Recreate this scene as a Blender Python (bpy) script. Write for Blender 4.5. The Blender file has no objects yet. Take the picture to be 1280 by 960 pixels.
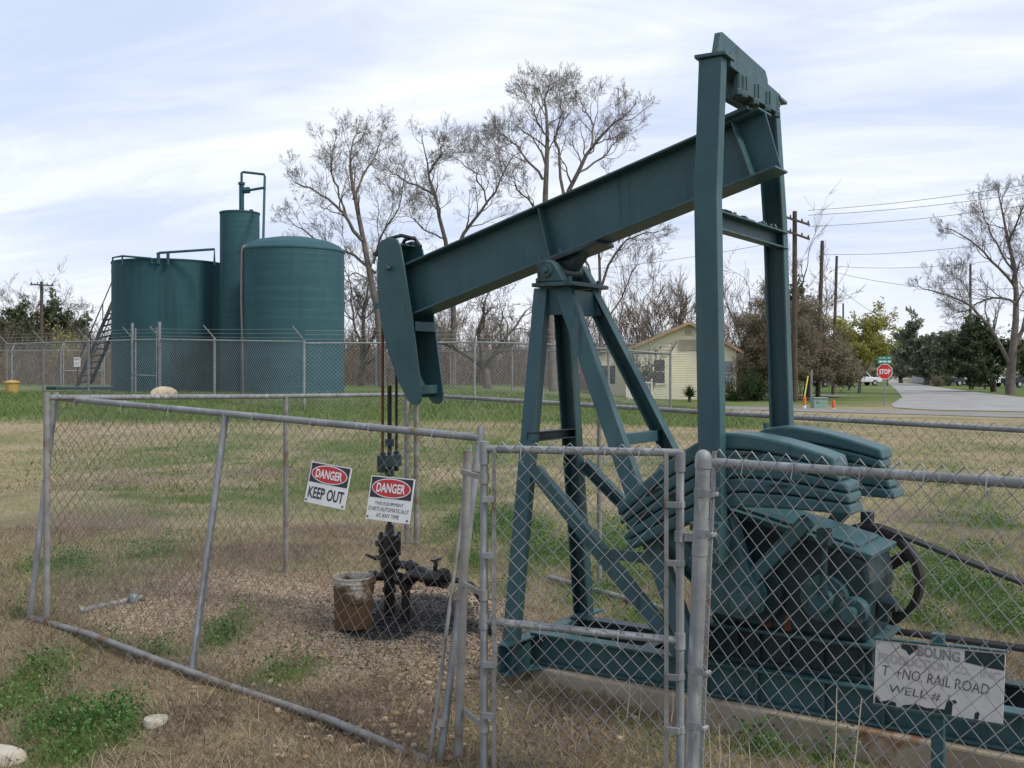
import bpy, math, random
import numpy as np
from mathutils import Vector, Matrix

# ------------------------------------------------------------------ camera, light, exposure
F, H, HY = 1300.0, 1.6, 465.0            # focal length in photo pixels, eye height, horizon row
SC = bpy.context.scene
COL = SC.collection
cam_data = bpy.data.cameras.new("camera")
cam = bpy.data.objects.new("camera", cam_data)
COL.objects.link(cam)
cam.location = (0, 0, H)
cam.rotation_euler = (math.radians(90), 0, 0)
cam_data.sensor_width = 36.0
cam_data.lens = 36.0 * F / 1280.0
cam_data.shift_y = -(480.0 - HY) / 1280.0
cam_data.clip_start = 0.05
cam_data.clip_end = 6000
SC.camera = cam

SUN_EL, SUN_AZ = math.radians(48), math.radians(118)     # azimuth clockwise from +Y (away from the camera)
world = bpy.data.worlds.new("World")
SC.world = world
world.use_nodes = True
wt = world.node_tree
for n in list(wt.nodes):
    wt.nodes.remove(n)
def wn(t, **kw):
    n = wt.nodes.new(t)
    for k, v in kw.items():
        setattr(n, k, v)
    return n
wo = wn("ShaderNodeOutputWorld"); bg = wn("ShaderNodeBackground"); bg.inputs[1].default_value = 0.1
sky = wn("ShaderNodeTexSky", sky_type='NISHITA', sun_disc=False, sun_elevation=SUN_EL, sun_rotation=SUN_AZ)
sky.air_density = 1.2; sky.dust_density = 1.5
tc = wn("ShaderNodeTexCoord"); sep = wn("ShaderNodeSeparateXYZ")
wt.links.new(tc.outputs["Generated"], sep.inputs[0])
def wmath(op, a, b=None, c=None):
    n = wn("ShaderNodeMath", operation=op)
    for i, v in enumerate((a, b, c)):
        if v is None: continue
        if hasattr(v, "links"): wt.links.new(v, n.inputs[i])
        else: n.inputs[i].default_value = v
    return n.outputs[0]
zz = wmath('ADD', wmath('MAXIMUM', sep.outputs[2], 0.0), 0.16)
cu = wmath('DIVIDE', sep.outputs[0], zz); cv = wmath('DIVIDE', sep.outputs[1], zz)
cv2 = wmath('ADD', wmath('MULTIPLY', cv, 0.95), wmath('MULTIPLY', cu, 0.26))
comb = wn("ShaderNodeCombineXYZ")
wt.links.new(wmath('MULTIPLY', cu, 0.40), comb.inputs[0]); wt.links.new(cv2, comb.inputs[1])
def wnoise(scale, detail, rough, off):
    mp = wn("ShaderNodeMapping"); mp.inputs[1].default_value = off
    wt.links.new(comb.outputs[0], mp.inputs[0])
    n = wn("ShaderNodeTexNoise"); n.inputs["Scale"].default_value = scale
    n.inputs["Detail"].default_value = detail; n.inputs["Roughness"].default_value = rough
    n.inputs["Distortion"].default_value = 0.7
    wt.links.new(mp.outputs[0], n.inputs["Vector"]); return n.outputs[0]
def wramp(v, stops):
    r = wn("ShaderNodeValToRGB"); els = r.color_ramp.elements
    while len(els) < len(stops): els.new(0.5)
    for e, (p, c) in zip(els, stops):
        e.position = p; e.color = (*c, 1)
    r.color_ramp.interpolation = 'EASE'
    wt.links.new(v, r.inputs[0]); return r.outputs[0]
def wmix(fac, a, b, mode='MIX'):
    m = wn("ShaderNodeMix", data_type='RGBA', blend_type=mode)
    for s, v in ((m.inputs[0], fac), (m.inputs[6], a), (m.inputs[7], b)):
        if hasattr(v, "links"): wt.links.new(v, s)
        elif isinstance(v, (int, float)): s.default_value = v
        else: s.default_value = (*v, 1)
    return m.outputs[2]
n1 = wnoise(1.15, 5, 0.5, (3.1, 1.7, 0)); n2 = wnoise(3.6, 9, 0.62, (7.3, 2.2, 1.5))
mixn = wmath('ADD', wmath('MULTIPLY', n1, 0.62), wmath('MULTIPLY', n2, 0.38))
cover = wramp(mixn, [(0.40, (0, 0, 0)), (0.72, (1, 1, 1))])
cloud = wmix(cover, (5.2, 5.9, 7.6), (8.8, 8.95, 9.25))          # thin grey-blue deck to bright white cloud (x 0.1)
skyc = wmix(0.86, sky.outputs[0], cloud)
hz = wramp(sep.outputs[2], [(0.0, (1, 1, 1)), (0.16, (0, 0, 0))])
skyc = wmix(wmath('MULTIPLY', hz, 0.55), skyc, (8.6, 8.8, 9.2))
wt.links.new(skyc, bg.inputs[0]); wt.links.new(bg.outputs[0], wo.inputs[0])

sun_data = bpy.data.lights.new("sun", 'SUN'); sun_data.energy = 2.25
sun_data.angle = math.radians(12); sun_data.color = (1.0, 0.95, 0.87)
sun = bpy.data.objects.new("sun", sun_data); COL.objects.link(sun)
sd = Vector((math.sin(SUN_AZ) * math.cos(SUN_EL), math.cos(SUN_AZ) * math.cos(SUN_EL), math.sin(SUN_EL)))
sun.rotation_euler = sd.to_track_quat('Z', 'Y').to_euler()
vs = SC.view_settings
vs.view_transform = 'Standard'; vs.look = 'None'; vs.exposure = 0.44; vs.gamma = 1.0
vs.use_curve_mapping = False
SC.cycles.max_bounces = 6; SC.cycles.diffuse_bounces = 3; SC.cycles.glossy_bounces = 2
SC.cycles.transparent_max_bounces = 8
SC.cycles.use_denoising = True

# ------------------------------------------------------------------ helpers
rng = np.random.default_rng(7)
def W(px, py, d): return Vector(((px - 640) / F * d, d, H - (py - HY) / F * d))
def Wz(px, py, z): return W(px, py, (H - z) * F / (py - HY))

def smooth(t):
    t = np.clip(t, 0, 1); return t * t * (3 - 2 * t)
_gc = np.array([(-2.87, 6.18, .15), (-2.0, 7.3, .14), (-.88, 8.8, .12), (.45, 7.4, .07), (-.31, 4.25, 0), (-.1, 4.1, 0), (.65, 3.9, -.01),
    (.72, 3.7, -.01), (-.72, 6.15, .20), (-.95, 5.9, .165), (-.45, 5.8, .15), (.2, 5.2, .05), (.9, 4.6, -.02), (1.6, 4.1, -.02), (2.2, 3.6, -.02), (2.5, 5.2, .05), (1.2, 5.6, .05), (-1.6, 5.2, .075), (-2.5, 4.2, -.02),
    (-4, 6, .1), (0, 2, -.02), (-3, 3, -.03), (0, 12, .05), (-6, 12, .1), (6, 12, .02), (3, 8, .04), (5, 4, 0), (-6, 8, .12), (-.9, 4.2, .03)])
def ground_z(x, y):
    x = np.asarray(x, float); y = np.asarray(y, float)
    sh = x.shape; xf = x.ravel(); yf = y.ravel()
    out = np.zeros_like(xf)
    near = yf < 22
    if near.any():
        xs, ys = xf[near], yf[near]
        d2 = (xs[:, None] - _gc[None, :, 0]) ** 2 + (ys[:, None] - _gc[None, :, 1]) ** 2 + .12
        w = d2 ** -1.7
        out[near] = (w * _gc[None, :, 2]).sum(1) / w.sum(1) * (1 - smooth((ys - 12) / 9)) * (1 - smooth((np.abs(xs) - 8) / 10))
    out += .72 * smooth((yf - 22) / 18) * smooth((10 - xf) / 12) * (1 - smooth((yf - 130) / 60))
    return out.reshape(sh)
def gz(x, y): return float(ground_z(np.array([x]), np.array([y]))[0])
def on(px, d): X = (px - 640) / F * d; return Vector((X, d, gz(X, d)))

class VN:      # tiny tileless value noise for masks
    def __init__(s, seed): s.t = np.random.default_rng(seed).random((256, 256))
    def __call__(s, x, y, f=1.0, oct=3):
        r = 0; a = 1; tot = 0
        for o in range(oct):
            X = np.asarray(x) * f; Y = np.asarray(y) * f
            xi = np.floor(X).astype(int); yi = np.floor(Y).astype(int)
            fx = smooth(X - xi); fy = smooth(Y - yi)
            t = s.t
            g = lambda i, j: t[(xi + i) % 256, (yi + j) % 256]
            v = (g(0, 0) * (1 - fx) + g(1, 0) * fx) * (1 - fy) + (g(0, 1) * (1 - fx) + g(1, 1) * fx) * fy
            r = r + a * v; tot += a; a *= .5; f *= 2.03
        return r / tot
vn1, vn2, vn3 = VN(1), VN(2), VN(3)

# ---- materials
def newmat(name):
    m = bpy.data.materials.new(name); m.use_nodes = True
    nt = m.node_tree; b = nt.nodes["Principled BSDF"]; return m, nt, b
def _noise(nt, scale, detail=4, rough=.55, coord="Object"):
    t = nt.nodes.new("ShaderNodeTexCoord"); n = nt.nodes.new("ShaderNodeTexNoise")
    n.inputs["Scale"].default_value = scale; n.inputs["Detail"].default_value = detail; n.inputs["Roughness"].default_value = rough
    nt.links.new(t.outputs[coord], n.inputs["Vector"]); return n.outputs[0]
def _ramp(nt, v, stops):
    r = nt.nodes.new("ShaderNodeValToRGB"); els = r.color_ramp.elements
    while len(els) < len(stops): els.new(.5)
    for e, (p, c) in zip(els, stops):
        e.position = p; e.color = (*c, 1) if len(c) == 3 else c
    nt.links.new(v, r.inputs[0]); return r.outputs[0]
def _mix(nt, f, a, b, mode='MIX'):
    m = nt.nodes.new("ShaderNodeMix"); m.data_type = 'RGBA'; m.blend_type = mode
    for s, v in ((m.inputs[0], f), (m.inputs[6], a), (m.inputs[7], b)):
        if hasattr(v, "links"): nt.links.new(v, s)
        elif isinstance(v, (int, float)): s.default_value = v
        else: s.default_value = (*v, 1)
    return m.outputs[2]
def _bump(nt, b, v, strength, dist=.01):
    n = nt.nodes.new("ShaderNodeBump"); n.inputs["Strength"].default_value = strength; n.inputs["Distance"].default_value = dist
    nt.links.new(v, n.inputs["Height"]); nt.links.new(n.outputs[0], b.inputs["Normal"])
def mat(name, c1, c2=None, scale=6, rough=.7, metal=0.0, bump=0.0, bscale=40, lo=.35, hi=.65, spec=.4, third=None, streak=None):
    m, nt, b = newmat(name)
    c2 = c2 or tuple(x * .8 for x in c1)
    col = _ramp(nt, _noise(nt, scale), [(lo, c1), (hi, c2)])
    if third:     # (colour, scale, threshold): spots with a shape of their own
        f = _ramp(nt, _noise(nt, third[1], 5, .6), [(third[2], (0, 0, 0)), (third[2] + .06, (1, 1, 1))])
        col = _mix(nt, f, col, third[0])
    for st in (streak or ()):     # (colour, (sx, sy, sz), threshold, amount): runs, dust and bands
        t = nt.nodes.new("ShaderNodeTexCoord"); mp = nt.nodes.new("ShaderNodeMapping"); mp.inputs[3].default_value = st[1]
        n = nt.nodes.new("ShaderNodeTexNoise"); n.inputs["Scale"].default_value = 1.0; n.inputs["Detail"].default_value = 5; n.inputs["Roughness"].default_value = .6
        nt.links.new(t.outputs["Object"], mp.inputs[0]); nt.links.new(mp.outputs[0], n.inputs["Vector"])
        a = st[3]; col = _mix(nt, _ramp(nt, n.outputs[0], [(st[2], (0, 0, 0)), (st[2] + .14, (a, a, a))]), col, st[0])
    nt.links.new(col, b.inputs["Base Color"])
    b.inputs["Roughness"].default_value = rough; b.inputs["Metallic"].default_value = metal
    b.inputs["Specular IOR Level"].default_value = spec
    if bump: _bump(nt, b, _noise(nt, bscale, 5), bump)
    return m
def islands(name, stops, rough=.8, transl=0.35):     # colour differs from blade to blade
    m, nt, b = newmat(name)
    if transl:
        tr = nt.nodes.new("ShaderNodeBsdfTranslucent"); mx = nt.nodes.new("ShaderNodeMixShader"); mx.inputs[0].default_value = transl
        nt.links.new(b.outputs[0], mx.inputs[1]); nt.links.new(tr.outputs[0], mx.inputs[2]); nt.links.new(mx.outputs[0], nt.nodes["Material Output"].inputs[0])
    g = nt.nodes.new("ShaderNodeNewGeometry")
    c = _ramp(nt, g.outputs["Random Per Island"], stops)
    nt.links.new(c, b.inputs["Base Color"]); b.inputs["Roughness"].default_value = rough
    if transl: nt.links.new(c, tr.inputs[0])
    b.inputs["Specular IOR Level"].default_value = .25
    return m

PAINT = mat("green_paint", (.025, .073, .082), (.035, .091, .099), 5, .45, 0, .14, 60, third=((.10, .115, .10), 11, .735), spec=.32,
    streak=[((.050, .095, .100), (9, 9, .9), .52, .7), ((.010, .022, .023), (16, 16, 1.4), .60, .75), ((.085, .060, .038), (3.2, 3.2, 2.2), .66, .8)])
def edge_wear(m, color, amount, scale=22):
    """paint rubbed and rusted along the arrises of the steel"""
    nt = m.node_tree; b = nt.nodes["Principled BSDF"]
    bv = nt.nodes.new("ShaderNodeBevel"); bv.samples = 4; bv.inputs[0].default_value = .014
    g = nt.nodes.new("ShaderNodeNewGeometry"); d = nt.nodes.new("ShaderNodeVectorMath"); d.operation = 'DOT_PRODUCT'
    nt.links.new(bv.outputs[0], d.inputs[0]); nt.links.new(g.outputs["Normal"], d.inputs[1])
    e = nt.nodes.new("ShaderNodeMath"); e.operation = 'SUBTRACT'; e.inputs[0].default_value = 1.0; nt.links.new(d.outputs["Value"], e.inputs[1])
    w = nt.nodes.new("ShaderNodeMath"); w.operation = 'MULTIPLY'; nt.links.new(_ramp(nt, e.outputs[0], [(.02, (0, 0, 0)), (.16, (1, 1, 1))]), w.inputs[0])
    nt.links.new(_ramp(nt, _noise(nt, scale, 5, .65), [(.46, (0, 0, 0)), (.62, (amount, amount, amount))]), w.inputs[1])
    old = b.inputs["Base Color"].links[0].from_socket
    nt.links.new(_mix(nt, w.outputs[0], old, color), b.inputs["Base Color"])
edge_wear(PAINT, (.13, .10, .072), .8)
PAINT_OLD = mat("worn_green_paint", (.028, .072, .079), (.040, .088, .094), 7, .5, 0, .25, 45, third=((.10, .075, .05), 6, .66), spec=.32, streak=[((.012, .022, .024), (14, 14, 2), .56, .8)])
edge_wear(PAINT_OLD, (.12, .085, .055), .8)
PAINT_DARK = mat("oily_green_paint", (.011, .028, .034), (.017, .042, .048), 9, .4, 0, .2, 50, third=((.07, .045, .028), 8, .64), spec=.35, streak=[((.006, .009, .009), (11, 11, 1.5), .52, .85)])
TANKM = mat("tank_paint", (.029, .078, .094), (.034, .087, .103), 1.2, .75, 0, .1, 8, spec=.2, streak=[((.044, .118, .132), (.25, .25, 9), .50, .45), ((.026, .074, .086), (2.6, 2.6, .16), .54, .7), ((.05, .105, .115), (1.1, 1.1, .35), .60, .5)])
TANKD = mat("tank_paint_dull", (.024, .072, .086), (.029, .082, .095), 1.0, .75, 0, .1, 8, spec=.2, streak=[((.028, .086, .104), (.25, .25, 8), .50, .5), ((.016, .050, .060), (2.4, 2.4, .15), .52, .7), ((.045, .09, .10), (1.1, 1.1, .3), .62, .45)])
GALV = mat("galvanized_pipe", (.245, .26, .265), (.165, .175, .18), 7, .55, .15, .2, 70, third=((.17, .115, .07), 12, .66), streak=[((.36, .375, .38), (30, 30, 6), .55, .8)])
GALV_OLD = mat("weathered_pipe", (.25, .25, .24), (.165, .16, .148), 8, .7, .1, .25, 60, third=((.17, .105, .06), 8, .60))
WIRE = mat("chain_wire", (.33, .34, .35), (.21, .215, .22), 5, .5, .35, third=((.20, .145, .10), 3, .60))
WIRE_BACK = mat("aged_chain_wire", (.22, .21, .20), (.16, .14, .12), 4, .6, .2, third=((.17, .11, .07), 2.5, .55))
WIRE_FAR = mat("far_chain_wire", (.40, .41, .42), (.32, .33, .34), 2, .55, .2)
BLACK = mat("oil_black", (.010, .010, .011), (.022, .02, .018), 12, .3, .1, .4, 60)
IRON = mat("rusty_iron", (.024, .022, .020), (.038, .030, .025), 10, .6, .3, .3, 60)
RUBBER = mat("belt_rubber", (.016, .016, .017), (.026, .026, .027), 12, .6)
RUSTM = mat("rust", (.14, .055, .022), (.07, .03, .018), 14, .85, .1, .3, 60)
CONC = mat("concrete", (.36, .31, .23), (.24, .20, .145), 4, .9, 0, .5, 40, third=((.19, .085, .035), 2.5, .60))
CONC_L = mat("pale_concrete", (.46, .43, .36), (.36, .33, .27), 10, .9, 0, .4, 60)
WHITE = mat("white_enamel", (.74, .74, .73), (.66, .66, .64), 8, .4)
BLACKP = mat("sign_black", (.014, .014, .018), (.02, .02, .024), 8, .45)
REDP = mat("sign_red", (.50, .018, .020), (.42, .02, .022), 8, .4)
WOODP = mat("pole_wood", (.10, .074, .056), (.062, .048, .038), 4, .9, 0, .3, 30)
BARK = mat("grey_bark", (.175, .15, .128), (.105, .09, .076), 3, .95, 0, .5, 9)
TWIG = mat("bare_twigs", (.215, .188, .162), (.155, .133, .115), 2, .95)
BARK_D = mat("dark_bark", (.07, .055, .045), (.045, .036, .03), 3, .95, 0, .4, 9)
TWIG_B = mat("brown_twigs", (.20, .155, .12), (.14, .105, .08), 1, .95)

# ---- meshes
def npmesh(name, V, quads=None, tris=None, smooth_=False):
    me = bpy.data.meshes.new(name)
    V = np.asarray(V, np.float32).reshape(-1, 3)
    q = np.zeros((0, 4), np.int32) if quads is None else np.asarray(quads, np.int32).reshape(-1, 4)
    t = np.zeros((0, 3), np.int32) if tris is None else np.asarray(tris, np.int32).reshape(-1, 3)
    me.vertices.add(len(V)); me.vertices.foreach_set("co", V.ravel())
    nl = q.size + t.size; nf = len(q) + len(t)
    me.loops.add(nl); me.loops.foreach_set("vertex_index", np.concatenate([q.ravel(), t.ravel()]).astype(np.int32))
    me.polygons.add(nf)
    ls = np.concatenate([np.arange(len(q)) * 4, q.size + np.arange(len(t)) * 3]).astype(np.int32)
    me.polygons.foreach_set("loop_start", ls)
    if smooth_: me.polygons.foreach_set("use_smooth", np.ones(nf, bool))
    me.update(calc_edges=True); me.validate()
    return me
def place(name, me, material, parent=None, world=True):
    o = bpy.data.objects.new(name, me); COL.objects.link(o)
    if material is not None and not me.materials:
        me.materials.append(material)
    if parent is not None:
        if world:
            M = base_matrix(parent).inverted()
            me.transform(M)
        o.parent = parent
    return o
def base_matrix(o):
    M = Matrix.LocRotScale(o.location, o.rotation_euler, o.scale)
    while o.parent is not None:
        o = o.parent; M = Matrix.LocRotScale(o.location, o.rotation_euler, o.scale) @ M
    return M
def tag(o, label, cat, group=None, kind=None):
    if label: o["label"] = label
    if cat: o["category"] = cat
    if group: o["group"] = group
    if kind: o["kind"] = kind
    return o
def thing(name, label, cat, loc=(0, 0, 0), rz=0.0, group=None):
    o = bpy.data.objects.new(name, None); COL.objects.link(o); o.empty_display_size = .1
    o.location = loc; o.rotation_euler = (0, 0, rz)
    return tag(o, label, cat, group)
def copy_thing(src, loc, rz, label, group=None, scale=None):
    r = src.copy(); COL.objects.link(r); r.location = loc; r.rotation_euler = (0, 0, rz)
    if scale: r.scale = scale
    r["label"] = label
    if group: r["group"] = group
    for ch in list(src.children):
        c = ch.copy(); COL.objects.link(c); c.parent = r
        for g in list(ch.children):
            d = g.copy(); COL.objects.link(d); d.parent = c
    return r

class MB:
    def __init__(s): s.v = []; s.f = []
    def add(s, vs, fs):
        o = len(s.v); s.v += [tuple(v) for v in vs]; s.f += [tuple(i + o for i in f) for f in fs]; return s
    def box(s, c, size, R=None):
        x, y, z = (a / 2 for a in size); c = Vector(c); R = R or Matrix.Identity(3)
        vs = [c + R @ Vector(p) for p in ((-x, -y, -z), (x, -y, -z), (x, y, -z), (-x, y, -z), (-x, -y, z), (x, -y, z), (x, y, z), (-x, y, z))]
        return s.add(vs, [(0, 3, 2, 1), (4, 5, 6, 7), (0, 1, 5, 4), (1, 2, 6, 5), (2, 3, 7, 6), (3, 0, 4, 7)])
    def beam(s, a, b, w, h, side):      # rectangular bar a->b; w along side, h along the third axis
        a, b = Vector(a), Vector(b); t = (b - a).normalized(); sd_ = Vector(side); sd_ = (sd_ - t * sd_.dot(t)).normalized(); n = t.cross(sd_)
        vs = []
        for p in (a, b):
            for i, j in ((-1, -1), (1, -1), (1, 1), (-1, 1)): vs.append(p + sd_ * (i * w / 2) + n * (j * h / 2))
        return s.add(vs, [(3, 2, 1, 0), (4, 5, 6, 7), (0, 1, 5, 4), (1, 2, 6, 5), (2, 3, 7, 6), (3, 0, 4, 7)])
    def ibeam(s, a, b, side, fw, h, tf=.012, tw=.010):   # flanges fw wide along side, web height h
        a, b = Vector(a), Vector(b); t = (b - a).normalized(); sd_ = Vector(side); sd_ = (sd_ - t * sd_.dot(t)).normalized(); n = t.cross(sd_)
        for k in (-1, 1):
            off = n * (k * (h - tf) / 2); s.beam(a + off, b + off, fw, tf, sd_)
        return s.beam(a, b, tw, h - 2 * tf, sd_)
    def channel(s, a, b, side, w, depth, opn, t=.009):    # web w wide along side; flanges reach depth towards opn
        a, b = Vector(a), Vector(b); ax = (b - a).normalized(); sd_ = Vector(side); sd_ = (sd_ - ax * sd_.dot(ax)).normalized()
        o = Vector(opn); o = (o - ax * o.dot(ax) - sd_ * o.dot(sd_)).normalized()
        s.beam(a, b, w, t, sd_)
        for k in (-1, 1):
            off = sd_ * (k * (w - t) / 2) + o * (depth / 2 + t / 2); s.beam(a + off, b + off, t, depth, sd_)
        return s
    def cyl(s, a, b, r, n=12, r2=None, caps=True):
        a, b = Vector(a), Vector(b); r2 = r if r2 is None else r2
        t = (b - a).normalized(); u = t.orthogonal().normalized(); w = t.cross(u); vs = []
        for p, rr in ((a, r), (b, r2)):
            for i in range(n):
                an = 2 * math.pi * i / n; vs.append(p + (u * math.cos(an) + w * math.sin(an)) * rr)
        fs = [(i, (i + 1) % n, n + (i + 1) % n, n + i) for i in range(n)]
        if caps: fs += [tuple(range(n - 1, -1, -1)), tuple(range(n, 2 * n))]
        return s.add(vs, fs)
    def tube(s, pts, r, n=8, caps=True):
        pts = [Vector(p) for p in pts]; m = len(pts); rs = r if isinstance(r, (list, tuple)) else [r] * m
        t0 = (pts[1] - pts[0]).normalized(); u = t0.orthogonal().normalized(); vs = []
        for k, p in enumerate(pts):
            t = (pts[min(k + 1, m - 1)] - pts[max(k - 1, 0)]).normalized()
            u = (u - t * u.dot(t)).normalized(); w = t.cross(u)
            for i in range(n):
                an = 2 * math.pi * i / n; vs.append(p + (u * math.cos(an) + w * math.sin(an)) * rs[k])
        fs = [(k * n + i, k * n + (i + 1) % n, (k + 1) * n + (i + 1) % n, (k + 1) * n + i) for k in range(m - 1) for i in range(n)]
        if caps: fs += [tuple(range(n - 1, -1, -1)), tuple(range((m - 1) * n, m * n))]
        return s.add(vs, fs)
    def prism(s, poly, ext):           # 3-D polygon pushed along ext
        poly = [Vector(p) for p in poly]; e = Vector(ext); n = len(poly)
        return s.add(poly + [p + e for p in poly], [tuple(range(n - 1, -1, -1)), tuple(range(n, 2 * n))] + [(i, (i + 1) % n, n + (i + 1) % n, n + i) for i in range(n)])
    def xz(s, poly, y0, y1): return s.prism([(x, y0, z) for x, z in poly], (0, y1 - y0, 0))
    def lathe(s, c, prof, n=32, axis='z'):     # prof: (r, h) list, open surface closed at r=0
        c = Vector(c); vs = []
        for r, h in prof:
            for i in range(n):
                an = 2 * math.pi * i / n
                p = (r * math.cos(an), r * math.sin(an), h) if axis == 'z' else (r * math.cos(an), h, r * math.sin(an))
                vs.append(c + Vector(p))
        fs = [(k * n + i, k * n + (i + 1) % n, (k + 1) * n + (i + 1) % n, (k + 1) * n + i) for k in range(len(prof) - 1) for i in range(n)]
        return s.add(vs, fs)
    def mesh(s, name, smooth_=False):
        me = bpy.data.meshes.new(name); me.from_pydata(s.v, [], s.f); me.validate(); me.update()
        import bmesh
        bm = bmesh.new(); bm.from_mesh(me); bmesh.ops.recalc_face_normals(bm, faces=bm.faces); bm.to_mesh(me); bm.free()
        if smooth_:
            me.shade_smooth(); me.set_sharp_from_angle(angle=math.radians(38))
        return me
    def build(s, name, material, parent=None, smooth_=False, bevel=0.0, world=True):
        o = place(name, s.mesh(name, smooth_), material, parent, world)
        if bevel:
            m = o.modifiers.new("bevel", 'BEVEL'); m.width = bevel; m.segments = 2; m.limit_method = 'ANGLE'; m.harden_normals = False
        return o

def tubes(P, R, sides=3, ref=None):
    """batch of B polylines of N points -> verts, quads"""
    P = np.asarray(P, float); B, N, _ = P.shape
    R = np.broadcast_to(np.asarray(R, float), (B, N))
    T = np.gradient(P, axis=1); T /= np.linalg.norm(T, axis=2, keepdims=True) + 1e-12
    if ref is None:
        m = np.abs(T.mean(1)); ref = np.zeros((B, 3)); ref[np.arange(B), m.argmin(1)] = 1
    ref = np.broadcast_to(np.asarray(ref, float), (B, 3))
    A = np.cross(T, ref[:, None, :]); A /= np.linalg.norm(A, axis=2, keepdims=True) + 1e-12
    C = np.cross(T, A)
    an = 2 * np.pi * np.arange(sides) / sides
    V = P[:, :, None, :] + R[:, :, None, None] * (A[:, :, None, :] * np.cos(an)[None, None, :, None] + C[:, :, None, :] * np.sin(an)[None, None, :, None])
    idx = np.arange(B * N * sides).reshape(B, N, sides)
    a = idx[:, :-1, :]; b = idx[:, 1:, :]
    Q = np.stack([a, np.roll(a, -1, 2), np.roll(b, -1, 2), b], -1).reshape(-1, 4)
    return V.reshape(-1, 3), Q
def merge(parts):
    Vs, Qs, o = [], [], 0
    for v, q in parts:
        Vs.append(v); Qs.append(q + o); o += len(v)
    return np.concatenate(Vs), np.concatenate(Qs)

def chain(name, bl, br, tl, tr, w, h, r, material, parent, sides=4, over=.0, sag=0.0):
    bl, br, tl, tr = (np.array(p, float) for p in (bl, br, tl, tr))
    Wd = np.linalg.norm(br - bl); Hh = np.linalg.norm(tl - bl)
    n = max(1, int(round(Wd / (w / 2)))); m = max(2, int(round(Hh / (h / 2))))
    k = np.arange(n)[:, None]; j = np.arange(m + 1)[None, :]
    left = ((j + k) % 2 == 0)
    s = np.where(left, k / n, (k + 1) / n); t = np.broadcast_to(j / m * (1 + over / Hh), s.shape)
    nr = np.cross(br - bl, tl - bl); nr /= np.linalg.norm(nr)
    P = (bl * (1 - s[..., None]) + br * s[..., None]) * (1 - t[..., None]) + (tl * (1 - s[..., None]) + tr * s[..., None]) * t[..., None]
    wob = sag * (vn1(s * Wd * .9 + 5, t * Hh * .9 + 3, 1.0, 2) - .5)
    P = P + nr * (np.where(left, 1, -1)[..., None] * r * .9 + wob[..., None])
    V, Q = tubes(P, np.full((n, m + 1), r * 1.25), sides, nr)
    return place(name, npmesh(name, V, Q, smooth_=True), material, parent)

def text_geo(txt, width, height, bold=0.0, shear=0.0):
    """flat lettering in the x-z plane, centred, fitted to width x height"""
    c = bpy.data.curves.new("lettering", 'FONT'); c.body = txt; c.align_x = 'CENTER'; c.align_y = 'CENTER'; c.offset = bold; c.shear = shear; c.resolution_u = 3
    o = bpy.data.objects.new("lettering", c); COL.objects.link(o)
    bpy.context.view_layer.update()
    me = bpy.data.meshes.new_from_object(o.evaluated_get(bpy.context.evaluated_depsgraph_get()))
    V = np.array([v.co[:] for v in me.vertices]); Fs = [tuple(p.vertices) for p in me.polygons]
    bpy.data.objects.remove(o); bpy.data.curves.remove(c); bpy.data.meshes.remove(me)
    lo, hi = V.min(0), V.max(0); ce = (lo + hi) / 2
    V = (V - ce) / np.maximum(hi - lo, 1e-6) * np.array([width, height, 0])
    return [(v[0], 0, v[1]) for v in V], Fs

# ------------------------------------------------------------------ ground
def PW(px, py):            # photo row/column -> ground point near the enclosure
    z = 0.05
    for _ in range(4):
        p = Wz(px, py, z); z = gz(p.x, p.y)
    return Vector((p.x, p.y, z))
GREEN = [(30, 860, 50, 40, 1), (110, 925, 75, 40, 1), (60, 900, 50, 30, .9), (150, 860, 40, 15, .3), (285, 785, 35, 22, .9), (365, 835, 60, 16, .9), (330, 850, 40, 12, .6), (130, 803, 50, 10, .5), (200, 815, 50, 8, .5),
         (75, 705, 70, 20, .75), (190, 695, 60, 15, .6), (30, 770, 30, 12, .6), (110, 720, 60, 12, .5), (560, 620, 70, 25, .8), (620, 655, 75, 35, 1), (590, 700, 40, 20, .7), (680, 690, 60, 25, 1), (780, 690, 60, 40, .9),
         (740, 745, 60, 25, .8), (800, 770, 50, 20, .8), (630, 740, 40, 12, .6), (430, 600, 110, 35, .8), (450, 560, 110, 25, .75), (260, 560, 120, 22, .65), (330, 620, 100, 25, .65), (620, 560, 120, 25, .7), (150, 580, 70, 20, .5),
         (1150, 700, 60, 25, .8), (1190, 735, 70, 30, 1), (1250, 775, 50, 25, 1), (1130, 760, 40, 30, .9), (1230, 690, 50, 20, .6), (960, 935, 60, 14, .9), (1060, 945, 70, 14, .9), (1180, 945, 70, 14, .9), (880, 930, 30, 10, .6),
         (820, 930, 30, 14, .5), (790, 900, 40, 15, .4), (1250, 560, 70, 15, .45), (1220, 630, 80, 15, .5), (640, 905, 30, 8, .3), (500, 872, 25, 8, .35), (420, 700, 60, 14, .4)]
GRAVEL = [(430, 740, 200, 40, 1), (250, 745, 130, 40, .9), (560, 800, 100, 50, .7), (620, 770, 50, 40, .8), (420, 800, 150, 35, .8), (200, 770, 80, 25, .7)]
BROWN = [(120, 650, 120, 25, .75), (300, 690, 130, 15, .85), (330, 590, 160, 15, .55), (150, 600, 110, 25, .5), (470, 890, 130, 35, .9), (700, 910, 90, 40, .9), (1180, 650, 110, 20, .75), (250, 900, 70, 25, 1), (330, 910, 60, 25, .5),
         (60, 815, 60, 18, .5), (1000, 905, 80, 20, .6), (420, 660, 90, 15, .6), (140, 740, 90, 15, .5), (560, 660, 60, 14, .4)]
OIL = [(520, 758, 68, 28, 1), (478, 784, 50, 12, .9), (560, 778, 50, 14, .85)]
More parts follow.
